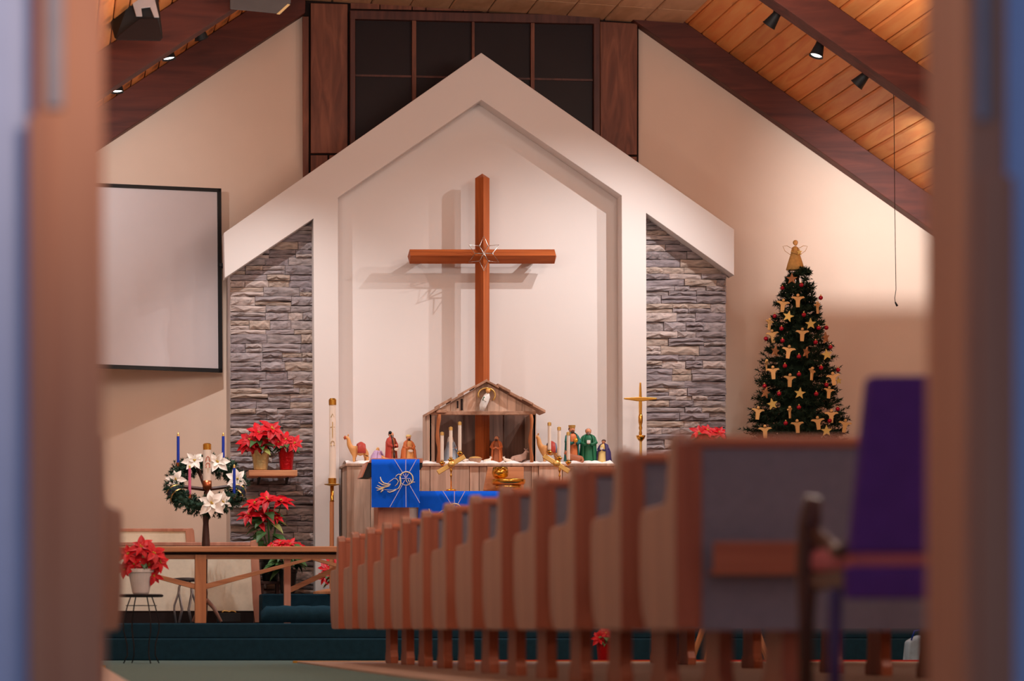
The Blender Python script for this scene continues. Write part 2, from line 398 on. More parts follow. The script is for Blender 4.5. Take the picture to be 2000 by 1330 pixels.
# roof: planks of the chancel bay one by one, plain deck behind the viewer's part
ce = MB()
ce.add([(XL, 6, CL(XL)+.05), (2.06, 6, 6.1), (2.06, 26.1, 6.1), (XL, 26.1, CL(XL)+.05)], [(0, 1, 2, 3)])
ce.add([(2.06, 6, 6.1), (5.72, 6, ZS+.15), (5.72, 26.1, ZS+.15), (2.06, 26.1, 6.1)], [(0, 1, 2, 3)])
ce.add([(5.72, 6, ZS+.15), (XR, 6, CR(XR)+.05), (XR, 26.1, CR(XR)+.05), (5.72, 26.1, ZS+.15)], [(0, 1, 2, 3)])
roof = setting('ceiling', ce, 'soffit', 'sloping ceiling of pine planks with a flat panelled centre', 'ceiling', normals=False)
def plank_mesh(slope, w, y0, y1):
    L = w-.009; c = .009
    mb = MB(); dz = slope
    prof = [(c, 0), (L-c, 0), (L, c), (L, .03), (0, .03), (0, c)]
    mb.v = []; n = 6
    mb.add([(x, y0, z+dz*x) for x, z in prof]+[(x, y1, z+dz*x) for x, z in prof],
           [tuple(range(n)), tuple(range(2*n-1, n-1, -1))]+[(i, i+n, (i+1) % n+n, (i+1) % n) for i in range(n)])
    return mesh_only('plank', mb, 'plank')
pm = plank_mesh(-.703, .125, 19.5, 26.0)
for i in range(20):
    x = 5.72+.125*i
    inst(pm, 'plank', roof, Matrix.Translation((x, 0, CR(x))))
pml = plank_mesh(.655, .125, 19.5, 26.0)
for i in range(18):
    x = 1.94-.125*i
    inst(pml, 'plank', roof, Matrix.Translation((x, 0, CL(x))))
sp = mesh_only('panel', MB().prism([(a, b-a*.0677) for a, b in ((.006, .012), (.014, 0), (.342, 0), (.35, .012), (.35, .03), (.006, .03))], .006, .634), 'soffit')
for j in range(5):
    for i in range(11):
        inst(sp, 'panel', roof, Matrix.Translation((1.93+.352*i, 25.36-.64*j, ZF(1.93+.352*i))))
def beam(y0, y1, side, drop, label):
    if side > 0: pts = [(5.775+(5.754-drop-ZS)/.703, ZS), (XR, CR(XR)-drop), (XR, CR(XR)), (5.77, ZS)]
    else: pts = [(XL, CL(XL)-drop), (2.385, CL(2.385)-drop), (2.385, 5.95), (2.06, 5.965), (XL, CL(XL))]
    mb = MB().prism(pts, y0, y1)
    o = finish('roof_beam', mb, 'beam', bevel=.006); return tag(o, label, 'beam', kind='structure')
beam(25.86, 26.0, 1, .31, 'dark stained rafter against the end wall above the Christmas tree')
beam(23.18, 23.4, 1, .31, 'dark stained rafter carrying the right hand spotlights')
beam(25.86, 26.0, -1, .37, 'dark stained rafter against the end wall above the projection screen')
beam(23.18, 23.4, -1, .37, 'dark stained rafter carrying the left hand spotlights')
# upper window between oak boards
wn = thing('window_1', 'large dark window behind the peak of the white gable', 'window', P(930, 340, 25.9), kind='structure')
sl = lambda x, y: y+(x-690)*.02
def sq(x0, x1, y0, y1): return [(x0, sl(x0, y1)), (x1, sl(x1, y1)), (x1, sl(x1, y0)), (x0, sl(x0, y0))]
D = 25.88
for a, b in ((684, 694), (1160, 1172)): part(wn, 'window_frame', MB().pix([(a, 330), (b, 330), (b, sl(b, 20)), (a, sl(a, 20))], D, .1), 'winframe', bevel=.004)
part(wn, 'window_frame', MB().pix(sq(684, 1172, 20, 37), D-.004, .1), 'winframe', bevel=.004)
for a, b in ((805, 813), (922, 927), (1037, 1044)): part(wn, 'mullion', MB().pix([(a, 330), (b, 330), (b, sl(b, 37)), (a, sl(a, 37))], D+.02, .06), 'board')
part(wn, 'transom', MB().pix(sq(694, 1160, 145, 149), D+.045, .03), 'winframe')
for a, b in ((694, 805), (813, 922), (927, 1037), (1044, 1160)):
    part(wn, 'pane', MB().pix(sq(a, b, 37, 145), D+.06, .01), 'glass')
    part(wn, 'pane', MB().pix(sq(a, b, 149, 300), D+.06, .01), 'glass')
wc = thing('wood_panelling', 'oak veneer boards framing the dark upper window', 'panelling', P(930, 345, 25.93), kind='structure')
part(wc, 'backing', MB().pix([(592, 345), (1247, 345), (1247, 30), (592, 0)], 25.965, .03), 'dark')
for pts in ([(607, 299), (679, 299), (679, 8), (607, 6)], [(1173, 302), (1244, 302), (1245, 46), (1172, 42)],
            [(607, 345), (640, 345), (640, 303), (607, 303)], [(643, 345), (684, 345), (684, 303), (643, 303)],
            [(1173, 345), (1244, 345), (1244, 306), (1173, 306)], [(592, 345), (603, 345), (603, 32), (591, 32)]):
    part(wc, 'board', MB().pix(pts, 25.92, .04), 'board', bevel=.004)
xs = [684, 742, 805, 832, 905, 948, 1008, 1040, 1100, 1128, 1172]
for a, b in zip(xs, xs[1:]): part(wc, 'board', MB().pix(sq(a+1, b-1, 6, 17), 25.93, .03), 'board')
# white gable, recess
gb = MB().pix([(437, 455), (940, 103), (1434, 448), (1434, 538), (1262, 416), (1264, 1160), (1217, 1160), (1214, 382), (940, 195), (660, 386), (663, 1160),
               (616, 1160), (612, 427), (439, 543)], 25.3, .2)
gable = tag(finish('gable_frame', gb, 'white', origin=P(940, 1160, 25.3), bevel=.004), 'white plaster gable frame rising to a point around the cross', 'gable frame', kind='structure')
rb = MB().pix([(636, 1160), (1242, 1160), (1242, 370), (940, 160), (636, 372)], 25.5, .05)
part(gable, 'recess_wall', rb, 'white')
# stone pillars: each stone a piece of its own
def stone_meshes(k=10):
    out = []
    for q in range(k):
        r = random.Random(100+q); nx, nz = 5, 3
        mb = MB(); vs = []
        for j in range(nz+1):
            for i in range(nx+1):
                edge = i in (0, nx) or j in (0, nz)
                x = i/nx-.5; z = j/nz-.5
                if not edge: x += r.uniform(-.05, .05); z += r.uniform(-.1, .1)
                if j in (0, nz): z += r.uniform(-.09, .03)*(1 if j else -1)*.8
                y = -1+(.32 if edge else 0)+r.uniform(-.22, .22)*(0.5 if edge else 1)
                vs.append((x, y, z))
        nf = len(vs); fs = [(j*(nx+1)+i, j*(nx+1)+i+1, (j+1)*(nx+1)+i+1, (j+1)*(nx+1)+i) for j in range(nz) for i in range(nx)]
        ring = [i for i in range(nx+1)]+[(j)*(nx+1)+nx for j in range(1, nz+1)]+[nz*(nx+1)+i for i in range(nx-1, -1, -1)]+[j*(nx+1) for j in range(nz-1, 0, -1)]
        for idx in ring: vs.append((vs[idx][0], .6, vs[idx][2]))
        m_ = len(ring)
        for a in range(m_): fs.append((ring[a], nf+a, nf+(a+1) % m_, ring[(a+1) % m_]))
        mb.add(vs, fs); out.append(mesh_only('stone', mb, 'stone'))
    return out
SM = stone_meshes()
def stone_pillar(x0p, x1p, top, label, seed, ymin):
    r = random.Random(seed); D = 25.45
    xa, xb = X(x0p, D), X(x1p, D)
    t = thing('stone_pillar', label, 'stone pillar', ((xa+xb)/2, D+.05, PC), kind='structure')
    part(t, 'core', MB().prism([(xa+.01, PC), (xb-.004, PC), (xb-.004, Z(top(x1p)-22, D)), (xa+.01, Z(top(x0p)-22, D))], D+.03, 26.0), 'grout')
    part(t, 'side_face', MB().box(xa-.0, xa+.012, D+.045, 26.0, PC, Z(top(x0p)-10, D)), 'white')
    org = ORG[t.name]; stuff = MB(); z = PC; zmin = Z(ymin, D); n = 0
    ztop = Z(min(top(x0p), top(x1p))-12, D)
    while z < ztop:
        h = r.choice((.042, .05, .06, .07, .082)); x = xa
        while x < xb-.02:
            w = min(r.uniform(.13, .36), xb-x)
            if xb-x-w < .07: w = xb-x
            px = VX+(x+w/2)*FPX/D
            if z < Z(top(px)-18, D):
                sub = [(z, h)] if h < .065 or r.random() < .45 else [(z, h*.46), (z+h*.46, h*.54)]
                for zz, hh in sub:
                    dp = r.uniform(.012, .05)
                    mt = Matrix.Translation((x+w/2-org.x, D+.035-org.y, zz+hh/2-org.z)) @ Matrix.Diagonal((w-.003, dp, hh-.002, 1)) @ Matrix.Rotation(r.uniform(-.01, .01), 4, 'Y')
                    if zz+hh > zmin and n < 300: inst(r.choice(SM), 'stone', t, mt); n += 1
                    else:
                        s0 = len(stuff.v); mb_ = r.choice(SM)
                        stuff.add([v.co for v in mb_.vertices], [tuple(p.vertices) for p in mb_.polygons]); stuff.xf(Matrix.Translation(org) @ mt, s0)
            x += w
        z += h
    if stuff.v: part(t, 'stone_course', stuff, 'stone', kind='stuff')
    return t
stone_pillar(450, 613, lambda x: 543-(x-439)*.672, 'grey stacked stone pillar left of the white gable niche', 3, 1180)
stone_pillar(1262, 1419, lambda x: 416+(x-1262)*.709, 'grey stacked stone pillar right of the white gable niche', 5, 905)
# ================================================================== pews
def make_pew(name, L, flip=1):
    """origin: aisle-side rear corner on the floor; runs L metres along x (flip -1: to the left)"""
    t = thing(name, '', 'pew', (0, 0, 0))
    fx = lambda a, b: (min(a*flip, b*flip), max(a*flip, b*flip))
    prof = [(0, .244), (0, .868), (.012, .892), (.035, .907), (.10, .907), (.125, .885), (.15, .73), (.175, .69), (.22, .676), (.54, .672), (.575, .65), (.585, .6), (.58, .40), (.545, .30), (.49, .25), (.44, .244)]
    for a in (0, L-.05):
        p = part(t, 'end_panel', MB().prismx(prof, *fx(a, a+.05)), 'pewwood', bevel=.008)
        part(p, 'rear_edge', MB().box(*fx(a-.001, a+.051), -.006, 0, .25, .868), 'pewend', bevel=.002)
    part(t, 'backrest', MB().prismx([(.012, .246), (.03, .246), (.07, .86), (.012, .86)], *fx(.05, L-.05)), 'fabric')
    part(t, 'top_rail', MB().prismx([(.0, .855), (.095, .855), (.095, .885), (.085, .895), (.02, .895), (.0, .88)], *fx(.05, L-.05)), 'pewrail', bevel=.006)
    part(t, 'back_frame', MB().box(*fx(.05, .085), -.004, .03, .246, .856), 'pewend', bevel=.002)
    part(t, 'seat', MB().prismx([(.06, .39), (.55, .40), (.56, .43), (.54, .46), (.06, .44)], *fx(.05, L-.05)), 'fabric', bevel=.01)
    part(t, 'front_rail', MB().box(*fx(.05, L-.05), .5, .53, .3, .4), 'pewrail', bevel=.004)
    for a in (.11, 1.15, 2.2):
        if a+.31 < L:
            k = part(t, 'book_rack', MB().box(*fx(a, a+.31), -.07, -.055, Z(1130, 9.56), Z(1066, 9.56)), 'pewrail', bevel=.004)
            part(k, 'rack_floor', MB().box(*fx(a, a+.31), -.056, .012, Z(1130, 9.56), Z(1130, 9.56)+.012), 'pewrail')
    for a in ((.38, 2.3, L-.45) if L > 3 else (.38, L-.45)):
        part(t, 'leg', MB().prismx([(.07, 0), (.07, .05), (.1, .09), (.1, .26), (.34, .392), (.36, .09), (.4, .05), (.4, 0)], *fx(a, a+.055)), 'pewend', bevel=.006)
    return t
ORD = ['front', 'second', 'third', 'fourth', 'fifth', 'sixth', 'seventh', 'eighth', 'ninth', 'tenth', 'eleventh', 'twelfth', 'thirteenth']
PEWX = 2.117
proto = make_pew('pew', 4.7)
for i in range(13):
    o = proto if i == 0 else copy_tree(proto)
    o.location = (PEWX, 20.4-.9035*i, .012)
    lab = 'wooden pew with grey upholstered back, ' + ('frontmost of the row right of the aisle' if i == 0 else 'nearest, its broad grey back in full view' if i == 12 else ORD[i]+' from the front right of the aisle')
    tag(o, lab, 'pew', 'pews right of the aisle')
pl = make_pew('pew', 2.3, -1)
for i, lab in ((0, 'wooden pew end in the left foreground beside the door jamb'),):
    o = pl; o.location = (.195, 9.6, .012); o.rotation_euler = (0, 0, math.radians(-9.5)); tag(o, lab, 'pew', 'pews left of the aisle')
    part(o, 'leg', MB().prismx([(.1, 0), (.1, .26), (.5, .26), (.45, 0)], -.12, -.05), 'pewend', bevel=.006)

# ================================================================== purple chair in the foreground
Yc = 8.2
ch = thing('upholstered_chair', 'purple velvet chair with wooden legs behind the nearest pew', 'chair', (2.6, Yc+.3, 0))
bk = MB()
pts = [(X(1664, Yc), Z(1080, Yc)), (X(1700, Yc), Z(738, Yc)), (X(1710, Yc), Z(733, Yc)), (2.88, Z(733, Yc)), (2.9, Z(760, Yc)), (2.94, Z(1080, Yc))]
part(ch, 'backrest', bk.prism(pts, Yc, Yc+.07), 'purple', bevel=.012)
part(ch, 'seat', MB().box(2.335, 2.93, Yc+.02, Yc+.58, Z(1112, Yc), Z(1064, Yc)), 'mauve', bevel=.02)
part(ch, 'seat_skirt', MB().box(X(1655, Yc), 2.93, Yc, Yc+.05, Z(1170, Yc), Z(1106, Yc)), 'purple', bevel=.012)
part(ch, 'seat_frame', MB().box(2.33, 2.93, Yc+.06, Yc+.56, Z(1150, Yc), Z(1112, Yc)), 'darkwood', bevel=.01)
for px, y, zt in ((1636, Yc+.02, Z(1150, Yc)), (1636+330, Yc+.02, Z(1150, Yc))):
    part(ch, 'leg', MB().lathe([(.018, 0), (.022, zt)], (X(px, y), y+.03, 0), 10), 'purplerobe', smooth=True)
for px in (1577, 1577+330):
    y = Yc+.53
    part(ch, 'leg', MB().tube([(X(px-4, y), y, 0), (X(px-2, y), y, .3), (X(px, y), y, .45), (X(px+2, y), y-.01, .58), (X(px+6, y), y-.03, Z(972, y))], [.022, .026, .036, .036, .028], 8), 'darkwood', smooth=True)
    part(ch, 'arm', MB().tube([(X(px+5, y), y-.02, .56), (X(px+26, y), y-.15, .50), (X(px+60, y-.35), y-.35, .49), (X(px+95, y-.47), y-.47, .50)], .022, 8), 'darkwood', smooth=True)

# ================================================================== communion rails, kneeler, benches
RD = 23.9
rl = thing('communion_rail', 'oak communion rail with slanting braces across the chancel front', 'rail', (X(400, RD), RD, PA))
part(rl, 'rail_top', MB().rect(60, 720, 1067, 1078, RD-.05, .2), 'railw', bevel=.006)
part(rl, 'apron', MB().rect(60, 720, 1083, 1092, RD+.04, .035), 'railw', bevel=.003)
part(rl, 'apron', MB().rect(60, 720, 1078, 1090, RD+.09, .02), 'darkwood')
for a in (381, -50, 811):
    part(rl, 'post', MB().box(X(a, RD), X(a+22, RD), RD, RD+.09, PA, Z(1083, RD)), 'postw', bevel=.004)
for pts in ([(402, 1151), (402, 1140), (600, 1090), (622, 1090)], [(600, 1091), (622, 1091), (811, 1140), (811, 1151)],
            [(381, 1151), (381, 1140), (180, 1090), (160, 1090)]):
    part(rl, 'brace', MB().pix(pts, RD+.02, .045), 'railw', bevel=.003)
RE = 24.35
r2 = thing('communion_rail', 'second oak rail with one post behind the velvet kneeler', 'rail', (X(600, RE), RE, PA))
part(r2, 'rail_top', MB().rect(540, 722, 1081, 1089, RE-.04, .14), 'railw', bevel=.005)
part(r2, 'post', MB().box(X(555, RE), X(568, RE), RE, RE+.06, PA, Z(1089, RE)), 'pinkwood', bevel=.003)
part(r2, 'post', MB().box(X(708, RE), X(721, RE), RE, RE+.06, PA, Z(1089, RE)), 'pinkwood', bevel=.003)
part(r2, 'brace', MB().pix([(568, 1157), (568, 1146), (690, 1090), (712, 1090)], RE+.01, .035), 'railw')
kn = MB(); kx0, kx1 = X(511, 23.72), X(1180, 23.72)
zt = Z(1183, 23.72)
rows = []
prof = [(0, PA+.004), (0, zt-.05), (.012, zt-.02), (.04, zt), (.12, zt), (.145, zt-.02), (.155, zt-.05), (.155, PA+.004)]
N = 60
vs, fs = [], []
for i in range(N+1):
    f = i/N; x = kx0+(kx1-kx0)*f; e = min(f, 1-f)*(kx1-kx0)
    dz = -(max(0, .07-e)/.07)**2*.05+.004*math.sin(i*1.9)
    for y, z in prof: vs.append((x, 23.72+y+.004*math.sin(i*2.7+z*40), z+(dz if z > PA+.02 else 0)))
k = len(prof)
for i in range(N):
    for j in range(k): fs.append((i*k+j, i*k+(j+1) % k, (i+1)*k+(j+1) % k, (i+1)*k+j))
fs += [tuple(range(k)), tuple(range(N*k+k-1, N*k-1, -1))]
tag(finish('kneeler_cushion', kn.add(vs, fs), 'stepc', origin=(kx0, 23.72, PA), smooth=True), 'dark green velvet kneeling cushion on the chancel step', 'cushion')
def bench(d, x0, x1, ytop, ypan, ybot, label, post):
    t = thing('choir_bench', label, 'bench', (X((x0+x1)/2, d), d, PA))
    part(t, 'top_rail', MB().rect(x0, x1, ytop, ypan, d-.01, .05), 'pinkwood', bevel=.004)
    part(t, 'back_panel', MB().rect(x0, x1, ypan, ybot, d, .03), 'creamf')
    part(t, 'shade_block', MB().box(X(x0, d), X(x1, d), d+.005, d+.4, PA, Z(ybot, d)), 'dark')  # dark block stands in for the shadowed gap under the bench
    part(t, 'seat', MB().box(X(x0, d), X(x1, d), d+.03, d+.45, PA+.38, PA+.43), 'creamf', bevel=.01)
    part(t, 'end_post', MB().pix(post, d-.03, .08), 'pinkwood', bevel=.005)
    part(t, 'end_panel', MB().box(X(x1, d)-.01, X(x1, d)+.02, d+.05, d+.5, PA, PA+.5), 'pewwood', bevel=.005)
    return t
bench(24.98, 40, 495, 1059, 1066, 1193, 'cream backed choir bench standing behind the communion rail',
      [(489, 1062), (490, 1056), (501, 1054), (504, 1060), (512, 1178), (509, 1216), (498, 1216), (494, 1178)])
bench(25.5, 40, 371, 1032, 1038, 1200, 'cream backed choir bench rising above the one in front, by the wall',
      [(362, 1036), (364, 1032), (376, 1031), (379, 1036), (392, 1180), (390, 1216), (378, 1216), (374, 1180)])
# iron stool behind the rail
sd = 24.5
s = thing('wire_stool', 'grey wrought iron stool with looped legs behind the rail post', 'stool', (X(362, sd), sd, PA))
part(s, 'seat', MB().lathe([(S(22, sd), 0), (S(24, sd), .01), (S(23, sd), .03), (S(8, sd), .035)], (X(362, sd), sd, Z(1136, sd)), 20), 'grey', smooth=True)
for a in range(4):
    th = PI/4+a*PI/2; cx, cy = X(362, sd), sd; zz = Z(1136, sd)
    for sg in (-1, 1):
        q = lambda r, dt: (cx+r*math.cos(th+dt*sg), cy+r*math.sin(th+dt*sg))
        pts = [(*q(.05, 0), zz), (*q(.075, .02), zz-.05), (*q(.08, .05), zz-.1), (*q(.1, .42), zz-.2), (*q(.1, .5), PA+.12), (*q(.095, .2), PA+.005)]
        part(s, 'leg', MB().tube(pts, .0075, 6), 'lightgrey', smooth=True)
cd = MB().tube([P(433+i*1.8, 1200-5*abs(math.sin(i*.55)), 24.6+.02*math.sin(i)) for i in range(17)], .006, 6)
cs_ = MB().rect(425, 470, 1197, 1215, 24.62, .12)
bx_ = tag(finish('low_box', cs_, 'black', origin=P(448, 1215, 24.62), bevel=.004), 'low black box on the chancel floor behind the rail', 'box')
rb_ = MB().tube([P(434, 1196, 24.65), P(437, 1193, 24.66), P(443, 1193.5, 24.66), P(447, 1195, 24.65), P(452, 1193, 24.66), P(458, 1194, 24.66), P(461, 1196.5, 24.65)], .007, 6)
tag(finish('gold_cord', rb_, 'satin', origin=P(447, 1196, 24.65), smooth=True), 'short coil of gold cord on the low black box', 'cord')

# ================================================================== plants
def bract_mesh(name, mat, fold=.18, curl=.22, wide=.42, lobed=0):
    rows = [(0, .03), (.12, .5), (.3, .92), (.5, 1.0), (.7, .72), (.87, .3), (1, .0)]
    mb = MB(); vs, fs = [], []
    for u, w in rows:
        z = -curl*u*u+.08*u
        for sx in (-1, -.5, 0, .5, 1):
            ww = w*wide*.5*(1+lobed*math.sin(u*16)*abs(sx))
            vs.append((u, sx*ww, z+fold*ww*abs(sx)*1.2))
    for i in range(len(rows)-1):
        for j in range(4): fs.append((i*5+j, i*5+j+1, (i+1)*5+j+1, (i+1)*5+j))
    return mesh_only(name, mb.add(vs, fs), mat, smooth=True)
BR = [bract_mesh('bract', 'red', .2, c, w) for c, w in ((.1, .46), (.3, .5), (.5, .42))]
BW = [bract_mesh('bract', 'whiteb', .2, c, w) for c, w in ((.05, .5), (.25, .55))]
BP = bract_mesh('bract', 'cream', .2, .3, .5)
LG = [bract_mesh('leaf', 'leaf', .25, c, .5, .08) for c in (.25, .55)]
LP = bract_mesh('leaf', 'paleleaf', .2, .4, .5)
def orient(pos, direction, normal, scale):
    x = Vector(direction).normalized(); n = Vector(normal); y = n.cross(x)
    if y.length < 1e-4: y = x.orthogonal()
    y.normalize(); z = x.cross(y)
    R = Matrix((x, y, z)).transposed().to_4x4()
    return Matrix.Translation(pos) @ R @ Matrix.Scale(scale, 4)
def flower(t, c, axis, R, meshes, r, n1=7, n2=5, center='pistil'):
    """a bloom: a small centre (part) with its bracts as sub-parts"""
    org = ORG[t.name]; ax = Vector(axis).normalized()
    mb = MB()
    for _ in range(5):
        off = Vector((r.uniform(-1, 1), r.uniform(-1, 1), r.uniform(-1, 1)))*R*.09
        mb.ell(Vector(c)+ax*R*.06+off, R*.06, 6, 4)
    f = part(t, 'flower', mb, center, smooth=True)
    a0 = ax.orthogonal().normalized(); b0 = ax.cross(a0)
    ph = r.uniform(0, 6)
    for ring, n, sc, lift in ((0, n1, 1.0, .08), (1, n2, .62, .35)):
        for i in range(n):
            th = ph+ring*.5+2*PI*i/n+r.uniform(-.25, .25)
            dv = a0*math.cos(th)+b0*math.sin(th)+ax*(lift+r.uniform(-.2, .2))
            inst(r.choice(meshes), 'bract', f, orient(Vector(c)-org, dv, ax, R*sc*r.uniform(.85, 1.15)))
    return f
def pot(t, px, d, ytop, ybot, wtop, wbot, kind):
    cx, zt, zb = X(px, d), Z(ytop, d), Z(ybot, d); rt, rb2 = S(wtop/2, d), S(wbot/2, d); h = zt-zb
    if kind in ('goldfoil', 'redfoil'):
        n = 28; mb = MB(); vs, fs = [], []
        prof = [(rb2*.3, 0), (rb2, 0), (rb2*1.02, .04*h), ((rb2+rt)/2, .5*h), (rt, .85*h), (rt*1.12, 1.0*h)]
        for i, (rr, z) in enumerate(prof):
            for j in range(n):
                w = 1+(.05 if i > 1 else 0)*math.cos(j*PI)*(i/5); zz = z+(.16*h*math.cos(j*2*PI*6/n) if i == 5 else 0)
                vs.append((cx+rr*w*math.cos(2*PI*j/n), d+rr*w*math.sin(2*PI*j/n), zb+zz))
        for i in range(len(prof)-1):
            for j in range(n): fs.append((i*n+j, i*n+(j+1) % n, (i+1)*n+(j+1) % n, (i+1)*n+j))
        fs.append(tuple(range(n)))
        part(t, 'pot', mb.add(vs, fs), kind, smooth=True)
    else:
        prof = [(rb2*.9, 0), (rb2, .01), (rt*.97, h*.84), (rt*1.05, h*.86), (rt*1.05, h), (rt*.93, h), (rt*.9, h*.85)]
        part(t, 'pot', MB().lathe(prof, (cx, d, zb), 24), kind, smooth=False)
    part(t, 'soil', MB().lathe([(rt*.86, 0), (rt*.86, .01)], (cx, d, zb+h*.82), 16), 'soil')
    return Vector((cx, d, zt))
def poinsettia(label, px, d, ytop, ybot, wt, wb, kind, blooms, leaves=14, leafr=None, seed=1, pale=0, group='poinsettias of the chancel', meshes=None):
    r = random.Random(seed)
    t = thing('poinsettia', label, 'potted plant', (X(px, d), d, Z(ybot, d)), group)
    top = pot(t, px, d, ytop, ybot, wt, wb, kind); org = ORG[t.name]
    stems = MB(); cen = Vector((0, 0, 0)); pts = []
    for (bx, by, br) in blooms:
        f = (bx-px); c = P(bx, by, d); c.y = d-S(br*.6, d)*r.uniform(.3, 1.3)
        pts.append((c, S(br*1.12, d))); cen += c
    cen /= len(pts)
    for c, R in pts:
        ax = (c-Vector((top.x, d+.05, top.z-.02)))*.8+Vector((0, -.16, .05))
        stems.tube([top+Vector((r.uniform(-.02, .02), 0, -.03)), (top+c)/2+Vector((0, .01, .02)), c], .005, 5)
        flower(t, c, ax, R, meshes or BR, r)
    part(t, 'stems', stems, 'leaf', smooth=True)
    zlo = top.z; zhi = max(p[0].z for p in pts)
    LR = leafr or S(26, d)
    for i in range(int(leaves*1.6)):
        th = r.uniform(0, 2*PI); z = r.uniform(zlo+.02, zlo+(cen.z-zlo)*1.0)
        dv = Vector((math.cos(th), math.sin(th)*.9, r.uniform(-.45, .15)))
        pos = Vector((top.x+(cen.x-top.x)*(z-zlo)/max(.01, cen.z-zlo), d-.01, z))+dv*LR*.3
        inst(LP if i < pale else r.choice(LG), 'leaf', t, orient(pos-org, dv, Vector((0, -.4, 1)), LR*r.uniform(.8, 1.2)))
    return t
poinsettia('red poinsettia in a white pot standing on a wire plant stand', 275, 21.5, 1111, 1160, 50, 33, 'whitepot',
           [(276, 1068, 25), (250, 1082, 24), (300, 1080, 24), (262, 1100, 25), (291, 1103, 24), (312, 1098, 22), (243, 1112, 18), (300, 1124, 18)], 10, S(22, 21.5), 11)
psd = 21.5
ps = thing('plant_stand', 'thin black wire plant stand in front of the chancel steps', 'plant stand', (X(275, psd), psd, 0))
zt = Z(1160, psd)-.002
part(ps, 'top', MB().lathe([(S(41, psd), -.022), (S(43, psd), -.014), (S(43, psd), -.006), (S(40, psd), 0)], (X(276, psd), psd, zt), 28), 'blackm')
part(ps, 'ring', MB().tube([(X(276, psd)+.115*math.cos(2*PI*i/24), psd+.115*math.sin(2*PI*i/24), zt-.085) for i in range(24)], .003, 6, closed=True), 'blackm', smooth=True)
for a in range(4):
    th = .45+a*PI/2; q = lambda r_: (X(276, psd)+r_*math.cos(th), psd+r_*math.sin(th))
    part(ps, 'leg', MB().tube([(*q(.09), zt-.02), (*q(.118), zt-.09), (*q(.15), zt-.2), (*q(.15), zt-.27), (*q(.12), .14), (*q(.118), .06), (*q(.15), .0)], .0045, 6), 'blackm', smooth=True)
# shelves on the pillars
for x0, x1, lab in ((486, 581, 'small oak shelf on the left stone pillar holding two poinsettias'), (1302, 1398, 'small oak shelf on the right stone pillar holding one poinsettia')):
    t = thing('wall_shelf', lab, 'shelf', P((x0+x1)/2, 930, 25.2))
    part(t, 'board', MB().rect(x0, x1, 918, 930, 25.06, .36), 'railw', bevel=.005)
    for a in (x0+18, x1-22): part(t, 'bracket', MB().prismx([(25.42, Z(930, 25.2)), (25.42, Z(945, 25.2)), (25.2, Z(930, 25.2))], X(a, 25.3), X(a+4, 25.3)), 'blackm')
poinsettia('tall red poinsettia in gold foil on the left pillar shelf', 509, 25.2, 884, 918, 34, 26, 'goldfoil',
           [(486, 860, 23), (504, 845, 24), (531, 838, 25), (495, 874, 18), (512, 866, 20), (478, 872, 18), (522, 852, 20)], 16, S(27, 25.2), 12, 2)
poinsettia('short red poinsettia in a red foil pot on the left pillar shelf', 559, 25.2, 879, 918, 30, 24, 'redfoil',
           [(558, 858, 20), (542, 864, 16), (574, 866, 19)], 10, S(21, 25.2), 13)
poinsettia('red poinsettia just showing above the nearest pews at the right pillar', 1380, 25.2, 880, 918, 34, 26, 'goldfoil',
           [(1381, 840, 20), (1362, 845, 18), (1402, 845, 19), (1378, 854, 18)], 12, S(24, 25.2), 14)
poinsettia('large red poinsettia with pale leaves below the left pillar shelf', 528, 25.1, 1090, 1135, 40, 30, 'darkpot',
           [(520, 976, 29), (549, 980, 27), (496, 985, 27), (520, 1004, 26), (484, 1006, 24), (505, 1018, 22), (540, 1012, 14)], 26, S(34, 25.1), 15, 6)
sdm = thing('plant_riser', 'dark wooden riser under the large poinsettia', 'stand', P(528, 1160, 25.1))
part(sdm, 'top', MB().rect(508, 548, 1135, 1140, 25.0, .2), 'darkwood')
for a in (510, 540): part(sdm, 'leg', MB().box(X(a, 25.0), X(a+6, 25.0), 25.02, 25.17, PC, Z(1140, 25.0)), 'darkwood')
poinsettia('low bushy red poinsettia showing over the communion rail', 562, 24.9, 1112, 1159, 36, 28, 'darkpot',
           [(546, 1061, 17), (566, 1063, 16), (583, 1068, 14), (531, 1066, 14), (560, 1078, 16)], 26, S(36, 24.9), 16, group='poinsettias of the chancel')
poinsettia('red poinsettia on the floor at the foot of the left pilaster', 668, 24.9, 1135, 1159, 30, 24, 'goldfoil',
           [(640, 1112, 20), (655, 1105, 22), (634, 1126, 16), (672, 1108, 20)], 10, S(26, 24.9), 17, 4)
poinsettia('red foil pot plant on the floor glimpsed under the pews', 1182, 22.0, 1252, 1293, 34, 28, 'redfoil',
           [(1182, 1238, 20), (1168, 1246, 16), (1198, 1246, 16)], 6, S(20, 22), 18)
# ================================================================== cross and star
CD = 25.3
cr = thing('wall_cross', 'tall cedar cross with diamond shaped beams in the white niche', 'cross', P(942, 900, CD))
hd = S(14, CD); cx, zc_ = X(942, CD), Z(501, CD)
def diamond(mb, a, b, axis, tip0=0, tip1=0):
    vs = []
    for q, tip in ((a, tip0), (b, tip1)):
        for u, v in ((hd, 0), (0, hd), (-hd, 0), (0, -hd)):
            vs.append((cx+u, CD+v, q) if axis == 'z' else (q, CD+v, zc_+u))
    ends = [((cx, CD, a-tip0) if axis == 'z' else (a-tip0, CD, zc_)), ((cx, CD, b+tip1) if axis == 'z' else (b+tip1, CD, zc_))]
    fs = [(i, (i+1) % 4, 4+(i+1) % 4, 4+i) for i in range(4)]+[((i+1) % 4, i, 8) for i in range(4)]+[(4+i, 4+(i+1) % 4, 9) for i in range(4)]
    return mb.add(vs+ends, fs)
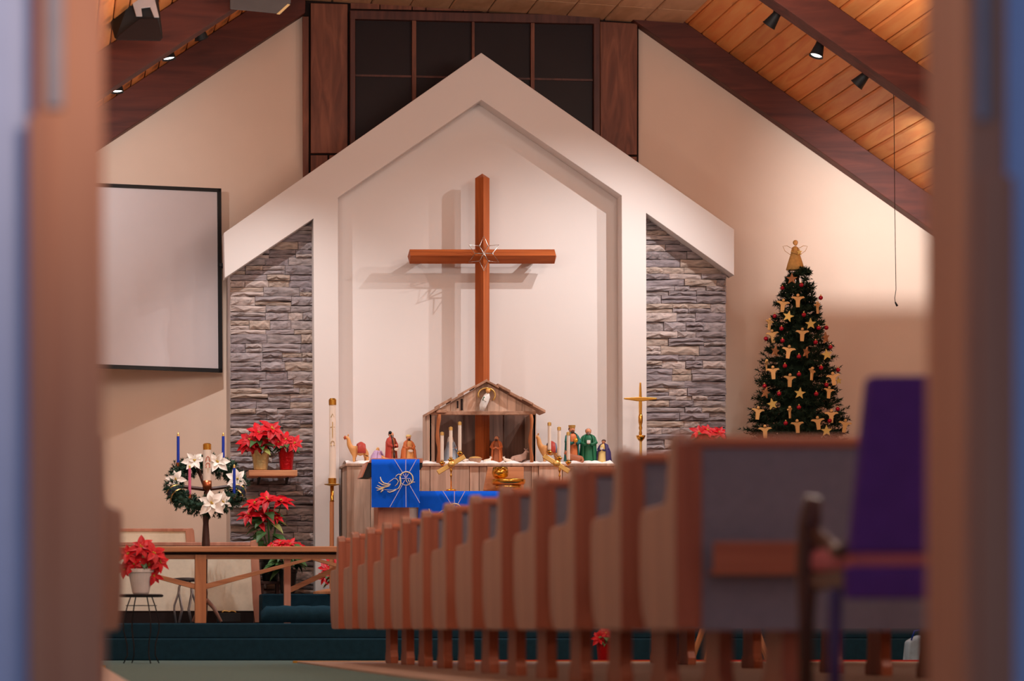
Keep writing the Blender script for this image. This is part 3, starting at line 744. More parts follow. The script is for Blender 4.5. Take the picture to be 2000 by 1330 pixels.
part(cr, 'upright', diamond(MB(), Z(903, CD), Z(348, CD), 'z', 0, S(9, CD)), 'crossw')
part(cr, 'crossbar', diamond(MB(), X(800, CD), X(1083, CD), 'x', S(4, CD), S(4, CD)), 'crossh')
for a in (812, 1035): part(cr, 'bracket', MB().box(X(a, CD), X(a+16, CD), CD+hd*.5, 25.5, zc_-.03, zc_+.0), 'white')
SD = 25.19
stt = thing('wire_star', 'six pointed star of bright wire on the crossing of the cross', 'star', P(944, 495, SD))
c0 = Vector((945, 495))
for i in range(6):
    th = PI/2+i*PI/3
    tip = c0+Vector((math.cos(th), -math.sin(th)))*34
    a = c0+Vector((math.cos(th-PI/6), -math.sin(th-PI/6)))*17; b = c0+Vector((math.cos(th+PI/6), -math.sin(th+PI/6)))*17
    q = lambda v, dd: P(v[0], v[1], SD+dd)
    part(stt, 'point', MB().tube([q(c0, -.03), q(a, .03), q(tip, 0), q(b, .03), q(c0, -.03)], .0042, 5), 'chrome', smooth=True)

# ================================================================== altar shelf of old boards, white cloth
AD = 24.9
ledge = thing('altar_shelf', 'long weathered board cabinet under the nativity scene', 'cabinet', P(930, 1160, AD))
part(ledge, 'carcass', MB().box(X(678, AD), X(1198, AD), AD+.03, 25.42, PC, Z(908, AD)), 'barn')
rr = random.Random(4)
xs = [677, 724, 739, 762, 790, 822, 840, 917, 936, 951, 998, 1038, 1052, 1098, 1150, 1200]
for a, b in zip(xs, xs[1:]):
    dz = rr.uniform(-2, 2)
    part(ledge, 'board', MB().pix([(a+.6, 1160), (b-.6, 1160), (b-.6, 908+dz*.3), (a+.6, 908)], AD+rr.uniform(0, .012), .028), 'barn', bevel=.003)
part(ledge, 'top_board', MB().rect(675, 1202, 905, 910, AD-.012, .53), 'barn', bevel=.003)
sn = MB(); vs, fs = [], []; n1, n2 = 90, 6
for j in range(n2+1):
    for i in range(n1+1):
        f = i/n1; px = 676+(1198-676)*f; y = AD-.01+.5*j/n2
        z = Z(905, AD)+.008+.022*(math.sin(i*.9+j)*.5+.5)*(1 if 0 < j < n2 else .5)+(.012*(math.sin(i*.37)**2) if j > 1 else 0)
        vs.append((X(px, AD), y, z if j else Z(906, AD)+.004))
for j in range(n2):
    for i in range(n1): fs.append((j*(n1+1)+i, j*(n1+1)+i+1, (j+1)*(n1+1)+i+1, (j+1)*(n1+1)+i))
tag(finish('snow_blanket', sn.add(vs, fs), 'snow', origin=P(930, 905, AD), smooth=True), 'white snow blanket spread under the nativity figures', 'cloth')
ZL = Z(903, AD)

# ================================================================== stable
BD = 24.95
sb = thing('nativity_stable', 'rustic wooden nativity stable standing around the foot of the cross', 'stable', P(947, 905, BD))
rf = random.Random(9)
def roofside(x0, y0, x1, y1, n):
    for i in range(n):
        a, b = i/n, (i+1)/n+.02
        xa, ya, xb, yb = x0+(x1-x0)*a, y0+(y1-y0)*a, x0+(x1-x0)*b, y0+(y1-y0)*b
        th = 5+rf.uniform(-1, 1.5); lift = 2.5 if i % 2 else 0
        part(sb, 'roof_board', MB().prism([(X(xa, BD), Z(ya-lift, BD)), (X(xb, BD), Z(yb-lift, BD)), (X(xb, BD), Z(yb-lift-th, BD)), (X(xa, BD), Z(ya-lift-th, BD))], BD-.04-rf.uniform(0, .02), BD+.24), 'roofw', bevel=.002)
roofside(950, 746, 835, 811, 5); roofside(948, 746, 1061, 806, 5)
gx = [840, 862, 880, 906, 930, 952, 975, 992, 1008, 1025, 1046]
for a, b in zip(gx, gx[1:]):
    yt = lambda x: 747+abs(x-949)*.565
    part(sb, 'gable_board', MB().pix([(a+.15, 806), (b-.15, 806), (b-.15, yt(b)), (a+.15, yt(a))] if not a < 949 < b else [(a+.15, 806), (b-.15, 806), (b-.15, yt(b)), (949, 747), (a+.15, yt(a))], BD+rf.uniform(0, .008), .02), 'barn', bevel=.002)
for a, b, c, e in ((892.5, 895.5, 783, 797), (900, 904, 779, 801)): part(sb, 'slit', MB().rect(a, b, c, e, BD-.004, .01), 'dark')
part(sb, 'lintel', MB().rect(839, 1047, 803, 810, BD-.01, .04), 'roofw', bevel=.003)
part(sb, 'lintel', MB().rect(852, 872, 800, 806, BD-.03, .03), 'roofw', bevel=.003)
for a, b in ((838, 850), (1041, 1048)): part(sb, 'side_wall', MB().box(X(a, BD), X(a, BD)+.02, BD, BD+.42, ZL, Z(808, BD)), 'barn')
for a, b in ((839, 849), (1041, 1047)): part(sb, 'corner_board', MB().rect(a, b, 808, 904, BD, .03), 'barn', bevel=.002)
for px, w in ((856, 3.6), (1037, 3.2)):
    pts = [P(px+math.sin(i*.9+px)*1.6, 809+i*95/9, BD-.02) for i in range(10)]
    part(sb, 'branch_post', MB().tube(pts, [S(w+.6*math.sin(i*1.7), BD) for i in range(10)], 9), 'bark', smooth=True)
for i in range(10):
    a = 846+i*19.8
    part(sb, 'back_board', MB().pix([(a, 904), (a+19.75, 904), (a+19.75, 800), (a, 800)], BD+.42+rf.uniform(0, .01), .02), 'backw')
# angel on the stable gable
an = thing('angel_figurine', 'white and gold angel figurine hung on the stable gable', 'figurine', P(950, 790, BD-.03))
mb = MB(); ad = BD-.045
mb.tube([P(941, 802, ad), P(943, 793, ad), P(947, 783, ad), P(951, 774, ad), P(953, 768, ad)], [S(4, ad), S(7, ad), S(7.5, ad), S(6.5, ad), S(3, ad)], 12, flat=.7)
part(an, 'robe', mb, 'whiterobe', smooth=True)
part(an, 'head', MB().ell(P(953, 764, ad-.01), S(4.2, ad), 10, 8), 'tanskin', smooth=True)
part(an, 'hair', MB().ell(P(953.5, 762, ad), (S(5.2, ad), S(4, ad), S(4, ad)), 10, 8), 'goldtrim', smooth=True)
arc = lambda cx_, cy_, rx, ry, a0, a1, n=12: [P(cx_+rx*math.cos(a0+(a1-a0)*i/n), cy_-ry*math.sin(a0+(a1-a0)*i/n), ad+.012) for i in range(n+1)]
part(an, 'wing', MB().tube(arc(950, 771, 16, 13, 1.2, 3.6), [S(1, ad)]+[S(3.2, ad)]*11+[S(1.5, ad)], 8, flat=.5), 'satin', smooth=True)
part(an, 'wing', MB().tube(arc(951, 772, 16, 14, 1.4, -.75), [S(1, ad)]+[S(3.4, ad)]*11+[S(1.5, ad)], 8, flat=.5), 'satin', smooth=True)
part(an, 'arm', MB().tube([P(947, 774, ad-.02), P(945, 780, ad-.035), P(949, 784, ad-.04)], S(1.8, ad), 7), 'whiterobe', smooth=True)
part(an, 'sash', MB().tube([P(946, 775, ad-.035), P(943, 782, ad-.035)], S(1.2, ad), 6), 'greenrobe', smooth=True)

# ================================================================== figurines
def robed(label, px, yb, hpx, d, robe, cloak, skin_='skin', hair='hair', head='cap', headmat=None, gift=None, giftmat='brass', turn=0., lean=0., kneel=False, wide=1.):
    h = S(hpx, d); cx_, zb = X(px, d), Z(yb, d)
    t = thing('nativity_figurine', label, 'figurine', (cx_, d, zb), 'nativity figures')
    mb = MB()
    wb = (1.35 if kneel else 1.)*wide
    prof = [(.19*wb, 0), (.2*wb, .03), (.175*wb, .2), (.155*wb, .42), (.15*wide, .58), (.155*wide, .7), (.12*wide, .77), (.055, .80), (.05, .825)]
    hp = [(.05, .825), (.07, .85), (.083, .89), (.08, .93), (.06, .965), (.02, .985)]
    n = 20; k0 = len(prof)
    full = prof+hp[1:]
    vs, fs, mi = [], [], []
    for r_, z in full:
        for j in range(n):
            a = 2*PI*j/n; q = r_*h*(1+(.07*math.cos(7*a) if z < .6 else 0)); vs.append((q*math.cos(a), q*math.sin(a)*(.8 if z < .8 else 1.0), z*h))
    for i in range(len(full)-1):
        for j in range(n): fs.append((i*n+j, i*n+(j+1) % n, (i+1)*n+(j+1) % n, (i+1)*n+j)); mi.append(1 if i >= k0-2 else 0)
    fs += [tuple(range(n-1, -1, -1)), tuple(range((len(full)-1)*n, len(full)*n))]; mi += [0, 1]
    mb.add(vs, fs); mb.m = mi
    R = Matrix.Translation((cx_, d, zb)) @ Matrix.Rotation(turn, 4, 'Z')
    L = Matrix.Shear('XY', 4, (0, 0))
    def place(m_):
        for i, v in enumerate(m_.v): m_.v[i] = tuple(R @ Vector((v[0], v[1]-lean*h*(v[2]/h)**2, v[2])))
        return m_
    part(t, 'body', place(mb), [robe, skin_], smooth=True)
    nose = MB().ell((0, -.085*h, .895*h), (.014*h, .02*h, .022*h), 6, 5); part(t, 'nose', place(nose), skin_, smooth=True)
    if cloak:
        cp = [(.235*wb, .01), (.215*wb, .2), (.2*wb, .45), (.195*wide, .66), (.15*wide, .78), (.07, .83)]
        c = MB(); vs, fs = [], []; m_ = 17
        for r_, z in cp:
            for j in range(m_):
                a = -PI/2+.62+(2*PI-1.24)*j/(m_-1); q = r_*h*(1+.05*math.cos(8*a)); vs.append((q*math.cos(a), q*math.sin(a)*.82, z*h))
        for i in range(len(cp)-1):
            for j in range(m_-1): fs.append((i*m_+j, i*m_+j+1, (i+1)*m_+j+1, (i+1)*m_+j))
        o = part(t, 'cloak', place(c.add(vs, fs)), cloak, smooth=True)
        sd_ = o.modifiers.new('thick', 'SOLIDIFY'); sd_.thickness = .006
    for s_ in (-1, 1):
        a = MB().tube([(s_*.14*h*wide, 0, .73*h), (s_*.19*h*wide, -.06*h, .58*h), (s_*.10*h, -.16*h, .52*h), (s_*.03*h, -.2*h, .55*h)], [.05*h, .055*h, .045*h, .03*h], 9)
        part(t, 'arm', place(a), cloak or robe, smooth=True)
    part(t, 'hands', place(MB().ell((0, -.21*h, .555*h), (.05*h, .03*h, .03*h), 8, 6)), skin_, smooth=True)
    if head == 'cap': part(t, 'hair', place(MB().ell((0, .012*h, .925*h), (.094*h, .094*h, .075*h), 12, 8)), hair, smooth=True)
    if head in ('beard', 'turban', 'crown'):
        part(t, 'beard', place(MB().ell((0, -.055*h, .845*h), (.05*h, .035*h, .055*h), 8, 6)), hair, smooth=True)
        part(t, 'hair', place(MB().ell((0, .02*h, .92*h), (.09*h, .085*h, .075*h), 12, 8)), hair, smooth=True)
    if head == 'turban': part(t, 'turban', place(MB().ell((0, .005*h, .965*h), (.1*h, .1*h, .06*h), 12, 8)), headmat, smooth=True)
    if head == 'crown': part(t, 'crown', place(MB().lathe([(.085*h, .94*h), (.09*h, .95*h), (.1*h, 1.02*h), (.06*h, 1.0*h)], (0, 0, 0), 12, fold=6, famp=.06)), headmat or 'brass')
    if head == 'veil': part(t, 'veil', place(MB().lathe([(.15*h, .66*h), (.125*h, .8*h), (.11*h, .9*h), (.085*h, .97*h), (.02*h, 1.01*h)], (0, .035*h, 0), 14)), headmat, smooth=True)
    if gift == 'box': part(t, 'gift', place(MB().box(-.05*h, .05*h, -.27*h, -.19*h, .55*h, .64*h)), giftmat, bevel=.003)
    if gift == 'jar': part(t, 'gift', place(MB().lathe([(.035*h, 0), (.06*h, .03*h), (.055*h, .08*h), (.02*h, .11*h)], (0, -.24*h, .55*h), 10)), giftmat, smooth=True)
    if gift == 'lamb': part(t, 'lamb', place(MB().ell((0, -.23*h, .42*h), (.1*h, .05*h, .05*h), 10, 7)), 'sheepw', smooth=True)
    return t
robed('bearded shepherd figurine in brown robe and red cloak behind the microphone', 764, 904, 61, 25.1, 'brownrobe', 'redrobe', head='beard', hair='greyhair', turn=.7, gift='lamb')
robed('orange robed figurine with tan headcloth right of the microphone', 798, 904, 54, 25.1, 'tanskin', 'orange', head='turban', headmat='yellowcl', turn=.2, gift='lamb', kneel=True)
robed('pale blue Mary figurine kneeling behind the left altar candles', 881, 904, 52, 25.15, 'bluerobe', 'bluerobe', head='veil', headmat='whiterobe', turn=.8, kneel=True)
robed('brown Joseph figurine standing right of the cross inside the stable', 970, 904, 53, 25.12, 'brownrobe', 'orange', head='beard', hair='hair', turn=-.35)
robed('crowned king figurine in orange and teal right of the stable', 1117, 905, 73, 25.12, 'orange', 'teal', head='crown', headmat='satin', turn=.25, gift='jar', giftmat='goldtrim')
robed('king figurine in a long green robe holding a gift', 1149, 905, 69, 25.12, 'greenrobe', 'greenrobe', head='beard', hair='greyhair', turn=-.15, gift='box', giftmat='whiterobe', wide=1.1)
robed('small kneeling king figurine in purple cloak and yellow robe', 1179, 904, 46, 25.1, 'yellowcl', 'purplerobe', head='cap', hair='hair', turn=-.6, kneel=True, wide=1.15, gift='box', giftmat='whiterobe')
robed('tiny lilac robed figurine bowed low left of the lectern', 737, 904, 30, 25.1, 'lilac', 'lilac', head='veil', headmat='straw', turn=.5, kneel=True, wide=1.7, lean=.1)
def camel(label, px, d, yb, hpx, face, blanket1, blanket2, mat='camel'):
    h = S(hpx, d); cx_, zb = X(px, d), Z(yb, d)
    t = thing('camel_figurine', label, 'figurine', (cx_, d, zb), 'nativity animals')
    q = lambda x, y, z, r_: (cx_+x*h*face, d+y*h, zb+z*h, r_*h)
    J = [q(0, 0, .44, .21), q(-.2, 0, .43, .19), q(.2, 0, .43, .19), q(.33, 0, .52, .12), q(.42, 0, .68, .095), q(.42, 0, .84, .08), q(.5, 0, .93, .07), q(.62, 0, .9, .05),
         q(.24, -.1, .2, .055), q(.25, -.11, .02, .05), q(.2, .1, .2, .055), q(.2, .11, .02, .05), q(-.24, -.1, .2, .06), q(-.23, -.11, .02, .05), q(-.2, .1, .2, .06), q(-.2, .11, .02, .05), q(-.02, 0, .62, .09)]
    E = [(0, 1), (0, 2), (2, 3), (3, 4), (4, 5), (5, 6), (6, 7), (2, 8), (8, 9), (2, 10), (10, 11), (1, 12), (12, 13), (1, 14), (14, 15), (0, 16)]
    skin('body', J, E, mat, t, 2)
    for s_ in (-1, 1): part(t, 'ear', MB().ell((cx_+.44*h*face, d+s_*.06*h, zb+1.0*h), (.02*h, .015*h, .04*h), 6, 5), mat, smooth=True)
    c = MB(); vs, fs = [], []
    for i in range(7):
        xx = -.17+.3*i/6
        for j in range(11):
            a = -1.9+3.8*j/10; r_ = .25+(.1*math.exp(-((xx+.02)/.12)**2)*max(0, math.cos(a))); vs.append((cx_+xx*h*face, d+r_*math.sin(a)*h, zb+(.42+r_*math.cos(a))*h))
    for i in range(6):
        for j in range(10): fs.append((i*11+j, i*11+j+1, (i+1)*11+j+1, (i+1)*11+j))
    c.add(vs, fs); c.m = [1 if f // 10 in (1, 2, 3, 4) else 0 for f in range(60)]
    o = part(t, 'saddle_blanket', c, [blanket1, blanket2], smooth=True); so = o.modifiers.new('thick', 'SOLIDIFY'); so.thickness = .006
    part(t, 'bridle', MB().tube([(cx_+.56*h*face, d+.055*h*math.cos(a*PI/4), zb+(.91+.055*math.sin(a*PI/4))*h) for a in range(8)], .006, 5, closed=True), 'redrobe', smooth=True)
    return t
camel('camel figurine with red saddle cloth at the left end of the nativity', 704, 25.1, 904, 54, -1, 'redrobe', 'redrobe')
camel('camel figurine with slate and red blanket just right of the stable', 1076, 25.2, 904, 56, -1, 'slate', 'redrobe')
def beast(label, px, d, yb, L, hgt, face, mat, kind):
    l = S(L, d); cx_, zb = X(px, d), Z(yb, d)
    t = thing(kind+'_figurine', label, 'figurine', (cx_, d, zb), 'nativity animals')
    q = lambda x, y, z, r_: (cx_+x*l*face, d+y*l, zb+z*l, r_*l)
    hh = hgt/L
    J = [q(0, 0, .2, .17), q(-.28, 0, .17, .15), q(.25, 0, .2, .14), q(.36, 0, .2+hh*.45, .09), q(.38, 0, hh*.82, .08), q(.5, -.02, hh*.74, .055),
         q(.3, -.13, .06, .05), q(.45, -.14, .04, .04), q(-.3, -.14, .06, .06), q(-.12, -.17, .04, .04)]
    skin('body', J, [(0, 1), (0, 2), (2, 3), (3, 4), (4, 5), (2, 6), (6, 7), (1, 8), (8, 9)], mat, t, 2)
    for s_ in (-1, 1): part(t, 'ear', MB().tube([(cx_+.36*l*face, d+s_*.05*l, zb+hh*.86*l), (cx_+(.36+s_*.1)*l*face, d+s_*.06*l, zb+hh*1.0*l)], [.035*l, .012*l], 6), mat, smooth=True)
    return t
beast('pinkish donkey figurine lying at the right inside the stable', 1012, 25.05, 904, 42, 28, 1, 'pinkgrey', 'donkey')
beast('white sheep figurine lying near the foot of the cross', 951, 25.02, 904, 20, 13, 1, 'sheepw', 'sheep')
beast('white sheep figurine lying in front of the donkey', 992, 24.98, 904, 22, 13, -1, 'sheepw', 'sheep')
beast('tan sheep figurine lying by the hay left of the cross', 911, 25.02, 904, 22, 13, -1, 'sheepw', 'sheep')
beast('brown camel figurine resting at the feet of the orange king', 1124, 25.0, 905, 46, 26, -1, 'brownrobe', 'resting_camel')
beast('tan ox figurine resting below the bearded shepherd', 757, 25.0, 904, 26, 15, -1, 'camel', 'ox')
mg = thing('manger', 'small hay filled manger on the snow blanket inside the stable', 'manger', P(928, 904, 24.97))
part(mg, 'trough', MB().prism([(X(926, 24.97)-.03, ZL), (X(926, 24.97)+.05, ZL), (X(926, 24.97)+.07, ZL+.04), (X(926, 24.97)-.05, ZL+.04)], 24.95, 25.0), 'roofw', bevel=.003)
part(mg, 'hay', MB().ell((X(926, 24.97)+.01, 24.975, ZL+.042), (.055, .02, .014), 10, 6), 'straw', smooth=True)

# ================================================================== lectern with parament and microphone
LD = 24.3
lc = thing('lectern', 'reddish wooden lectern with sloping black sided desk', 'lectern', P(768, 1216, LD))
part(lc, 'column', MB().box(X(738, LD+.1), X(800, LD+.1), LD+.1, LD+.4, PA, Z(985, LD)), 'lectw', bevel=.006)
part(lc, 'desk', MB().prismx([(LD+.02, Z(931, LD)), (LD+.02, Z(900, LD)), (LD+.42, Z(885, LD)-.08), (LD+.42, Z(931, LD))], X(722, LD), X(820, LD)), 'lectw', bevel=.004)
part(lc, 'desk_edge', MB().pix([(719, 904), (726, 895), (826, 895), (826, 904)], LD-.0, .03), 'lectw', bevel=.003)
part(lc, 'desk_side', MB().pix([(707, 932), (718, 904), (726, 904), (726, 932)], LD+.005, .3), 'black')
part(lc, 'desk_side', MB().pix([(820, 904), (825, 904), (825, 912), (820, 918)], LD+.005, .3), 'black')
part(lc, 'desk_trim', MB().pix([(705, 932), (717, 902), (720, 902), (708, 932)], LD-.002, .3), 'lectw')
part(lc, 'base', MB().box(X(726, LD), X(815, LD), LD+.04, LD+.5, PA, PA+.06), 'lectw', bevel=.006)
zx = lambda a, b: (700+a/8.868, 880+b/8.868)
EMB_RAYS = [[(620, 150), (762, 378)], [(820, 155), (820, 362)], [(1003, 155), (885, 367)], [(545, 980), (805, 512)], [(825, 978), (822, 612)], [(1062, 905), (890, 602)],
            [(770, 400), (812, 470)], [(820, 390), (820, 470)], [(870, 400), (828, 470)], [(745, 485), (900, 485)]]
EMB_GOLD = [([(640, 470), (660, 430), (700, 408), (740, 422), (762, 445)], 9), ([(722, 440), (735, 520), (728, 590), (700, 650), (660, 675)], 13),
            ([(612, 482), (660, 490), (692, 530), (672, 580), (632, 615)], 10), ([(505, 568), (560, 522), (620, 480)], 7),
            ([(378, 455), (395, 520), (440, 565), (500, 580), (560, 582)], 15), ([(350, 548), (410, 590), (480, 606), (555, 596)], 13), ([(328, 605), (400, 638), (470, 632), (540, 612)], 13),
            ([(300, 642), (370, 660), (450, 648)], 14), ([(318, 690), (380, 672), (430, 660)], 15), ([(385, 725), (405, 700), (432, 678)], 17),
            ([(500, 708), (540, 722), (600, 706), (655, 678)], 12), ([(440, 670), (520, 684), (600, 684), (660, 662)], 6),
            ([(820, 480), (830, 530), (860, 565)], 10), ([(862, 500), (880, 540), (890, 570)], 11), ([(905, 495), (910, 540), (915, 565)], 11), ([(955, 490), (940, 530), (930, 565)], 11),
            ([(845, 580), (900, 570), (950, 545), (980, 545)], 8)]
def emblem(t, ox, oy, d, clip):
    f = lambda a, b: (zx(a, b)[0]+ox, zx(a, b)[1]+oy)
    ok = lambda p: p[1] < clip
    for seg in EMB_RAYS:
        pp = [f(*p) for p in seg]
        if all(map(ok, pp)): part(t, 'ray', MB().tube([P(*p, d) for p in pp], S(.75, d), 6), 'ray')
    g = MB()
    for pts, w in EMB_GOLD:
        pp = [f(*p) for p in pts]; n = len(pp)
        g.tube([P(*p, d) for p in pp], [S(w/8.868*(.55 if i in (0, n-1) else 1)*.72, d) for i in range(n)], 6)
    part(t, 'dove_embroidery', g, 'gold', smooth=True)
    c = f(828, 485); rg = MB()
    pts = [P(c[0]+13*math.cos(a*PI/16), c[1]-13*math.sin(a*PI/16), d) for a in range(32)]
    rg.tube(pts, [S(1.2 if a < 14 else .6, d) for a in range(32)], 6, closed=True)
    part(t, 'halo_ring', rg, 'gold', smooth=True)
def cloth(x0, x1, y0, y1, d, wave=.004, drop=.12):
    mb = MB(); vs, fs = [], []; nx = 24
    rows = [(y0, drop)]+[(y0+(y1-y0)*i/8, 0) for i in range(9)]
    for y, back in rows:
        for i in range(nx+1):
            px = x0+(x1-x0)*i/nx; vs.append((X(px, d), d+back+wave*math.sin(i*.8)*((y-y0)/(y1-y0)), Z(y, d)))
    for j in range(len(rows)-1):
        for i in range(nx): fs.append((j*(nx+1)+i, j*(nx+1)+i+1, (j+1)*(nx+1)+i+1, (j+1)*(nx+1)+i))
    return mb.add(vs, fs)
pm_ = thing('parament', 'bright blue lectern cloth embroidered with a gold dove', 'cloth', P(773, 991, LD-.02))
part(pm_, 'cloth', cloth(725.5, 819.5, 897, 991, LD-.02, .002, .1), 'blue', smooth=True)
emblem(pm_, 0, 0, LD-.028, 2000)
mc = thing('microphone', 'black gooseneck microphone on the lectern', 'microphone', P(769, 897, LD+.02))
part(mc, 'gooseneck', MB().tube([P(770, 900, LD+.03), P(769.5, 880, LD+.03), P(767, 862, LD+.03), P(763.5, 849, LD+.03)], S(1.0, LD), 7), 'black', smooth=True)
part(mc, 'base', MB().tube([P(770, 898, LD+.03), P(769.6, 884, LD+.03)], S(1.7, LD), 8), 'black', smooth=True)
part(mc, 'head', MB().ell(P(762, 845, LD+.03), S(3.4, LD), 12, 8), 'black', smooth=True)

# ================================================================== altar table and what stands on it
TD = 24.5
tb = thing('altar_table', 'altar table in front of the board cabinet, mostly hidden by pews', 'altar', P(1000, 1216, TD))
part(tb, 'top', MB().rect(806, 1225, 959, 966, TD, .36), 'lectw', bevel=.005)
for a in (822, 1190): part(tb, 'leg', MB().box(X(a, TD), X(a+18, TD), TD+.05, TD+.3, PA, Z(966, TD)), 'lectw', bevel=.005)
part(tb, 'panel', MB().rect(840, 1190, 985, 1120, TD+.1, .03), 'whiterobe')
pa = thing('parament', 'bright blue altar frontal with a gold dove, half hidden by pews', 'cloth', P(925, 1052, TD-.02))
part(pa, 'cloth', cloth(817, 1032, 959, 1055, TD-.02, .003, .3), 'blue', smooth=True)
emblem(pa, 95, 62, TD-.028, 2000)
tk = MB().rect(799, 816, 993, 1080, TD+.02, .02)
tag(finish('white_cloth', tk, 'whiterobe', origin=P(808, 1080, TD+.02)), 'narrow white cloth hanging between the lectern and the altar', 'cloth')
def candle(t, px, yt, yb, w, d, wax='wax', cap='satin', cap_h=6):
    r_ = S(w/2, d); z0, z1 = Z(yb, d), Z(yt+cap_h, d)
    part(t, 'candle', MB().lathe([(r_, z0), (r_*.98, z1)], (X(px, d), d, 0), 14), wax, smooth=False)
    part(t, 'candle_cap', MB().lathe([(r_*1.12, z1-.006), (r_*1.12, z1+(Z(yt, d)-z1)*.75), (r_*.6, Z(yt, d)-.003), (r_*.2, Z(yt, d))], (X(px, d), d, 0), 14), cap, smooth=False)
def candelabrum(label, cs, bar, stem, d, xbase):
    t = thing('candelabrum', label, 'candle holder', P(xbase, 958, d), 'brass altar candelabra')
    for px, yt, yb in cs:
        candle(t, px, yt, yb, 6.6, d)
        part(t, 'drip_pan', MB().lathe([(S(1.5, d), -.03), (S(3, d), -.022), (S(6, d), -.006), (S(6.4, d), 0), (S(3.4, d), .003), (S(3.2, d), .03)], (X(px, d), d, Z(yb+1, d)), 16), 'brass', smooth=True)
    (x0, y0), (x1, y1) = bar; L = math.hypot(x1-x0, y1-y0); nx_, ny_ = -(y1-y0)/L*4.6, (x1-x0)/L*4.6
    part(t, 'arm', MB().pix([(x0-nx_, y0-ny_), (x0+nx_, y0+ny_), (x1+nx_, y1+ny_), (x1-nx_, y1-ny_)], d-.012, .02), 'satin', bevel=.004)
    part(t, 'boss', MB().ell(P((x0+x1)/2, (y0+y1)/2, d-.015), (S(7, d), .02, S(7, d)), 12, 8), 'satin', smooth=True)
    part(t, 'stem', MB().lathe([(S(1.2, d), 0), (S(1.2, d), S(24, d)), (S(2.4, d), S(27, d)), (S(1.2, d), S(30, d)), (S(1.3, d), S(34, d)), (S(2.8, d), S(37, d)), (S(1.4, d), S(41, d)), (S(2, d), S(56, d))], (X(stem, d), d, Z(956, d)), 12), 'brass', smooth=True)
    part(t, 'base', MB().lathe([(S(10, d), 0), (S(9, d), .012), (S(2, d), .02)], (X(stem, d), d, Z(958.6, d)), 18), 'brass', smooth=True)
candelabrum('three candle brass altar candelabrum in front of the stable left side', [(863.5, 843, 902), (880.5, 833, 896), (898, 823, 883)], ((855, 923), (908, 891)), 881, TD+.12, 881)
candelabrum('three candle brass altar candelabrum right of the stable', [(1073, 824, 881), (1092, 833, 893), (1110, 843, 901)], ((1062, 890), (1112, 921)), 1093, TD+.12, 1093)
od = TD+.14
for i, (x0, x1, y0, y1, lab) in enumerate(((968, 1018, 948, 958.5, 'lower polished brass offering plate on the altar'), (960, 1026, 936, 947.8, 'upper polished brass offering plate stacked on the altar'))):
    r_ = S((x1-x0)/2, od); h = S(y1-y0, od)
    mb = MB().lathe([(r_*.7, 0), (r_*.92, h*.1), (r_, h*.4), (r_*1.0, h*.9), (r_*.97, h), (r_*.9, h*.6), (r_*.6, h*.35)], (X((x0+x1)/2, od), od, Z(y1, od)), 32)
    tag(finish('offering_plate', mb, 'brass', origin=P((x0+x1)/2, y1, od), smooth=True), lab, 'plate', 'offering plates')
bw = thing('brass_bowl', 'dark brass bowl with gold rim resting on the offering plates', 'bowl', P(977, 936, od))
part(bw, 'bowl', MB().lathe([(S(6, od), 0), (S(14, od), .02), (S(16.5, od), S(12, od)), (S(14, od), S(23, od)), (S(12.5, od), S(22, od)), (S(13, od), .04)], (X(977, od), od, Z(935.6, od)), 24), 'brass', smooth=True)
part(bw, 'handle', MB().tube([P(966, 918, od-.06), P(972, 913, od-.065), P(977, 918, od-.07), P(982, 913, od-.065), P(988, 918, od-.06)], S(1.3, od), 7), 'brass', smooth=True)
bs = thing('book_stand', 'plain wooden book stand on the altar behind the brass bowl', 'book stand', P(985, 958, TD+.3))
part(bs, 'rest', MB().pix([(944, 957), (1023, 957), (1023, 912), (953, 912)], TD+.29, .02), 'railw', bevel=.003)
part(bs, 'foot', MB().rect(946, 1022, 955, 958.6, TD+.25, .07), 'railw', bevel=.003)

# ================================================================== paschal candle, processional cross
pd = 24.75
pc = thing('paschal_candle', 'tall white candle marked with gold letters on a wood and brass stand', 'candle stand', P(649, 1160, pd))
r_ = S(6.6, pd)
part(pc, 'candle', MB().lathe([(r_, Z(937, pd)), (r_, Z(790, pd))], (X(649.5, pd), pd, 0), 20), 'wax')
part(pc, 'candle_cap', MB().lathe([(r_*1.12, Z(791, pd)), (r_*1.14, Z(781, pd)), (r_*.8, Z(778, pd)), (r_*.2, Z(778, pd))], (X(649.5, pd), pd, 0), 20), 'brass')
part(pc, 'collar', MB().lathe([(r_*1.15, Z(946, pd)), (r_*1.2, Z(934, pd))], (X(649, pd), pd, 0), 20), 'brass')
part(pc, 'drip_plate', MB().lathe([(S(4, pd), -.012), (S(15, pd), 0), (S(16, pd), .005), (S(4, pd), .004)], (X(649, pd), pd, Z(946.5, pd)), 24), 'satin', smooth=True)
part(pc, 'brass_tube', MB().lathe([(S(4.4, pd), Z(980, pd)), (S(3.6, pd), Z(976, pd)), (S(3.6, pd), Z(947, pd))], (X(648.5, pd), pd, 0), 16), 'brass', smooth=True)
part(pc, 'pole', MB().lathe([(S(4.6, pd), PC+.04), (S(4.2, pd), Z(980, pd))], (X(648, pd), pd, 0), 16), 'postw')
part(pc, 'base', MB().lathe([(.16, PC), (.16, PC+.02), (.05, PC+.045)], (X(648, pd), pd, 0), 24), 'postw')
fd = pd-r_*.98
mk = MB(); q = lambda a, b: P(a, b, fd-(.002 if abs(a-649.5) < 3 else -.003))
mk.tube([q(646.2, 815), q(649.5, 808), q(652.5, 815)], S(.5, fd), 5); mk.tube([q(649.5, 824), q(649.5, 855)], S(.7, fd), 5)
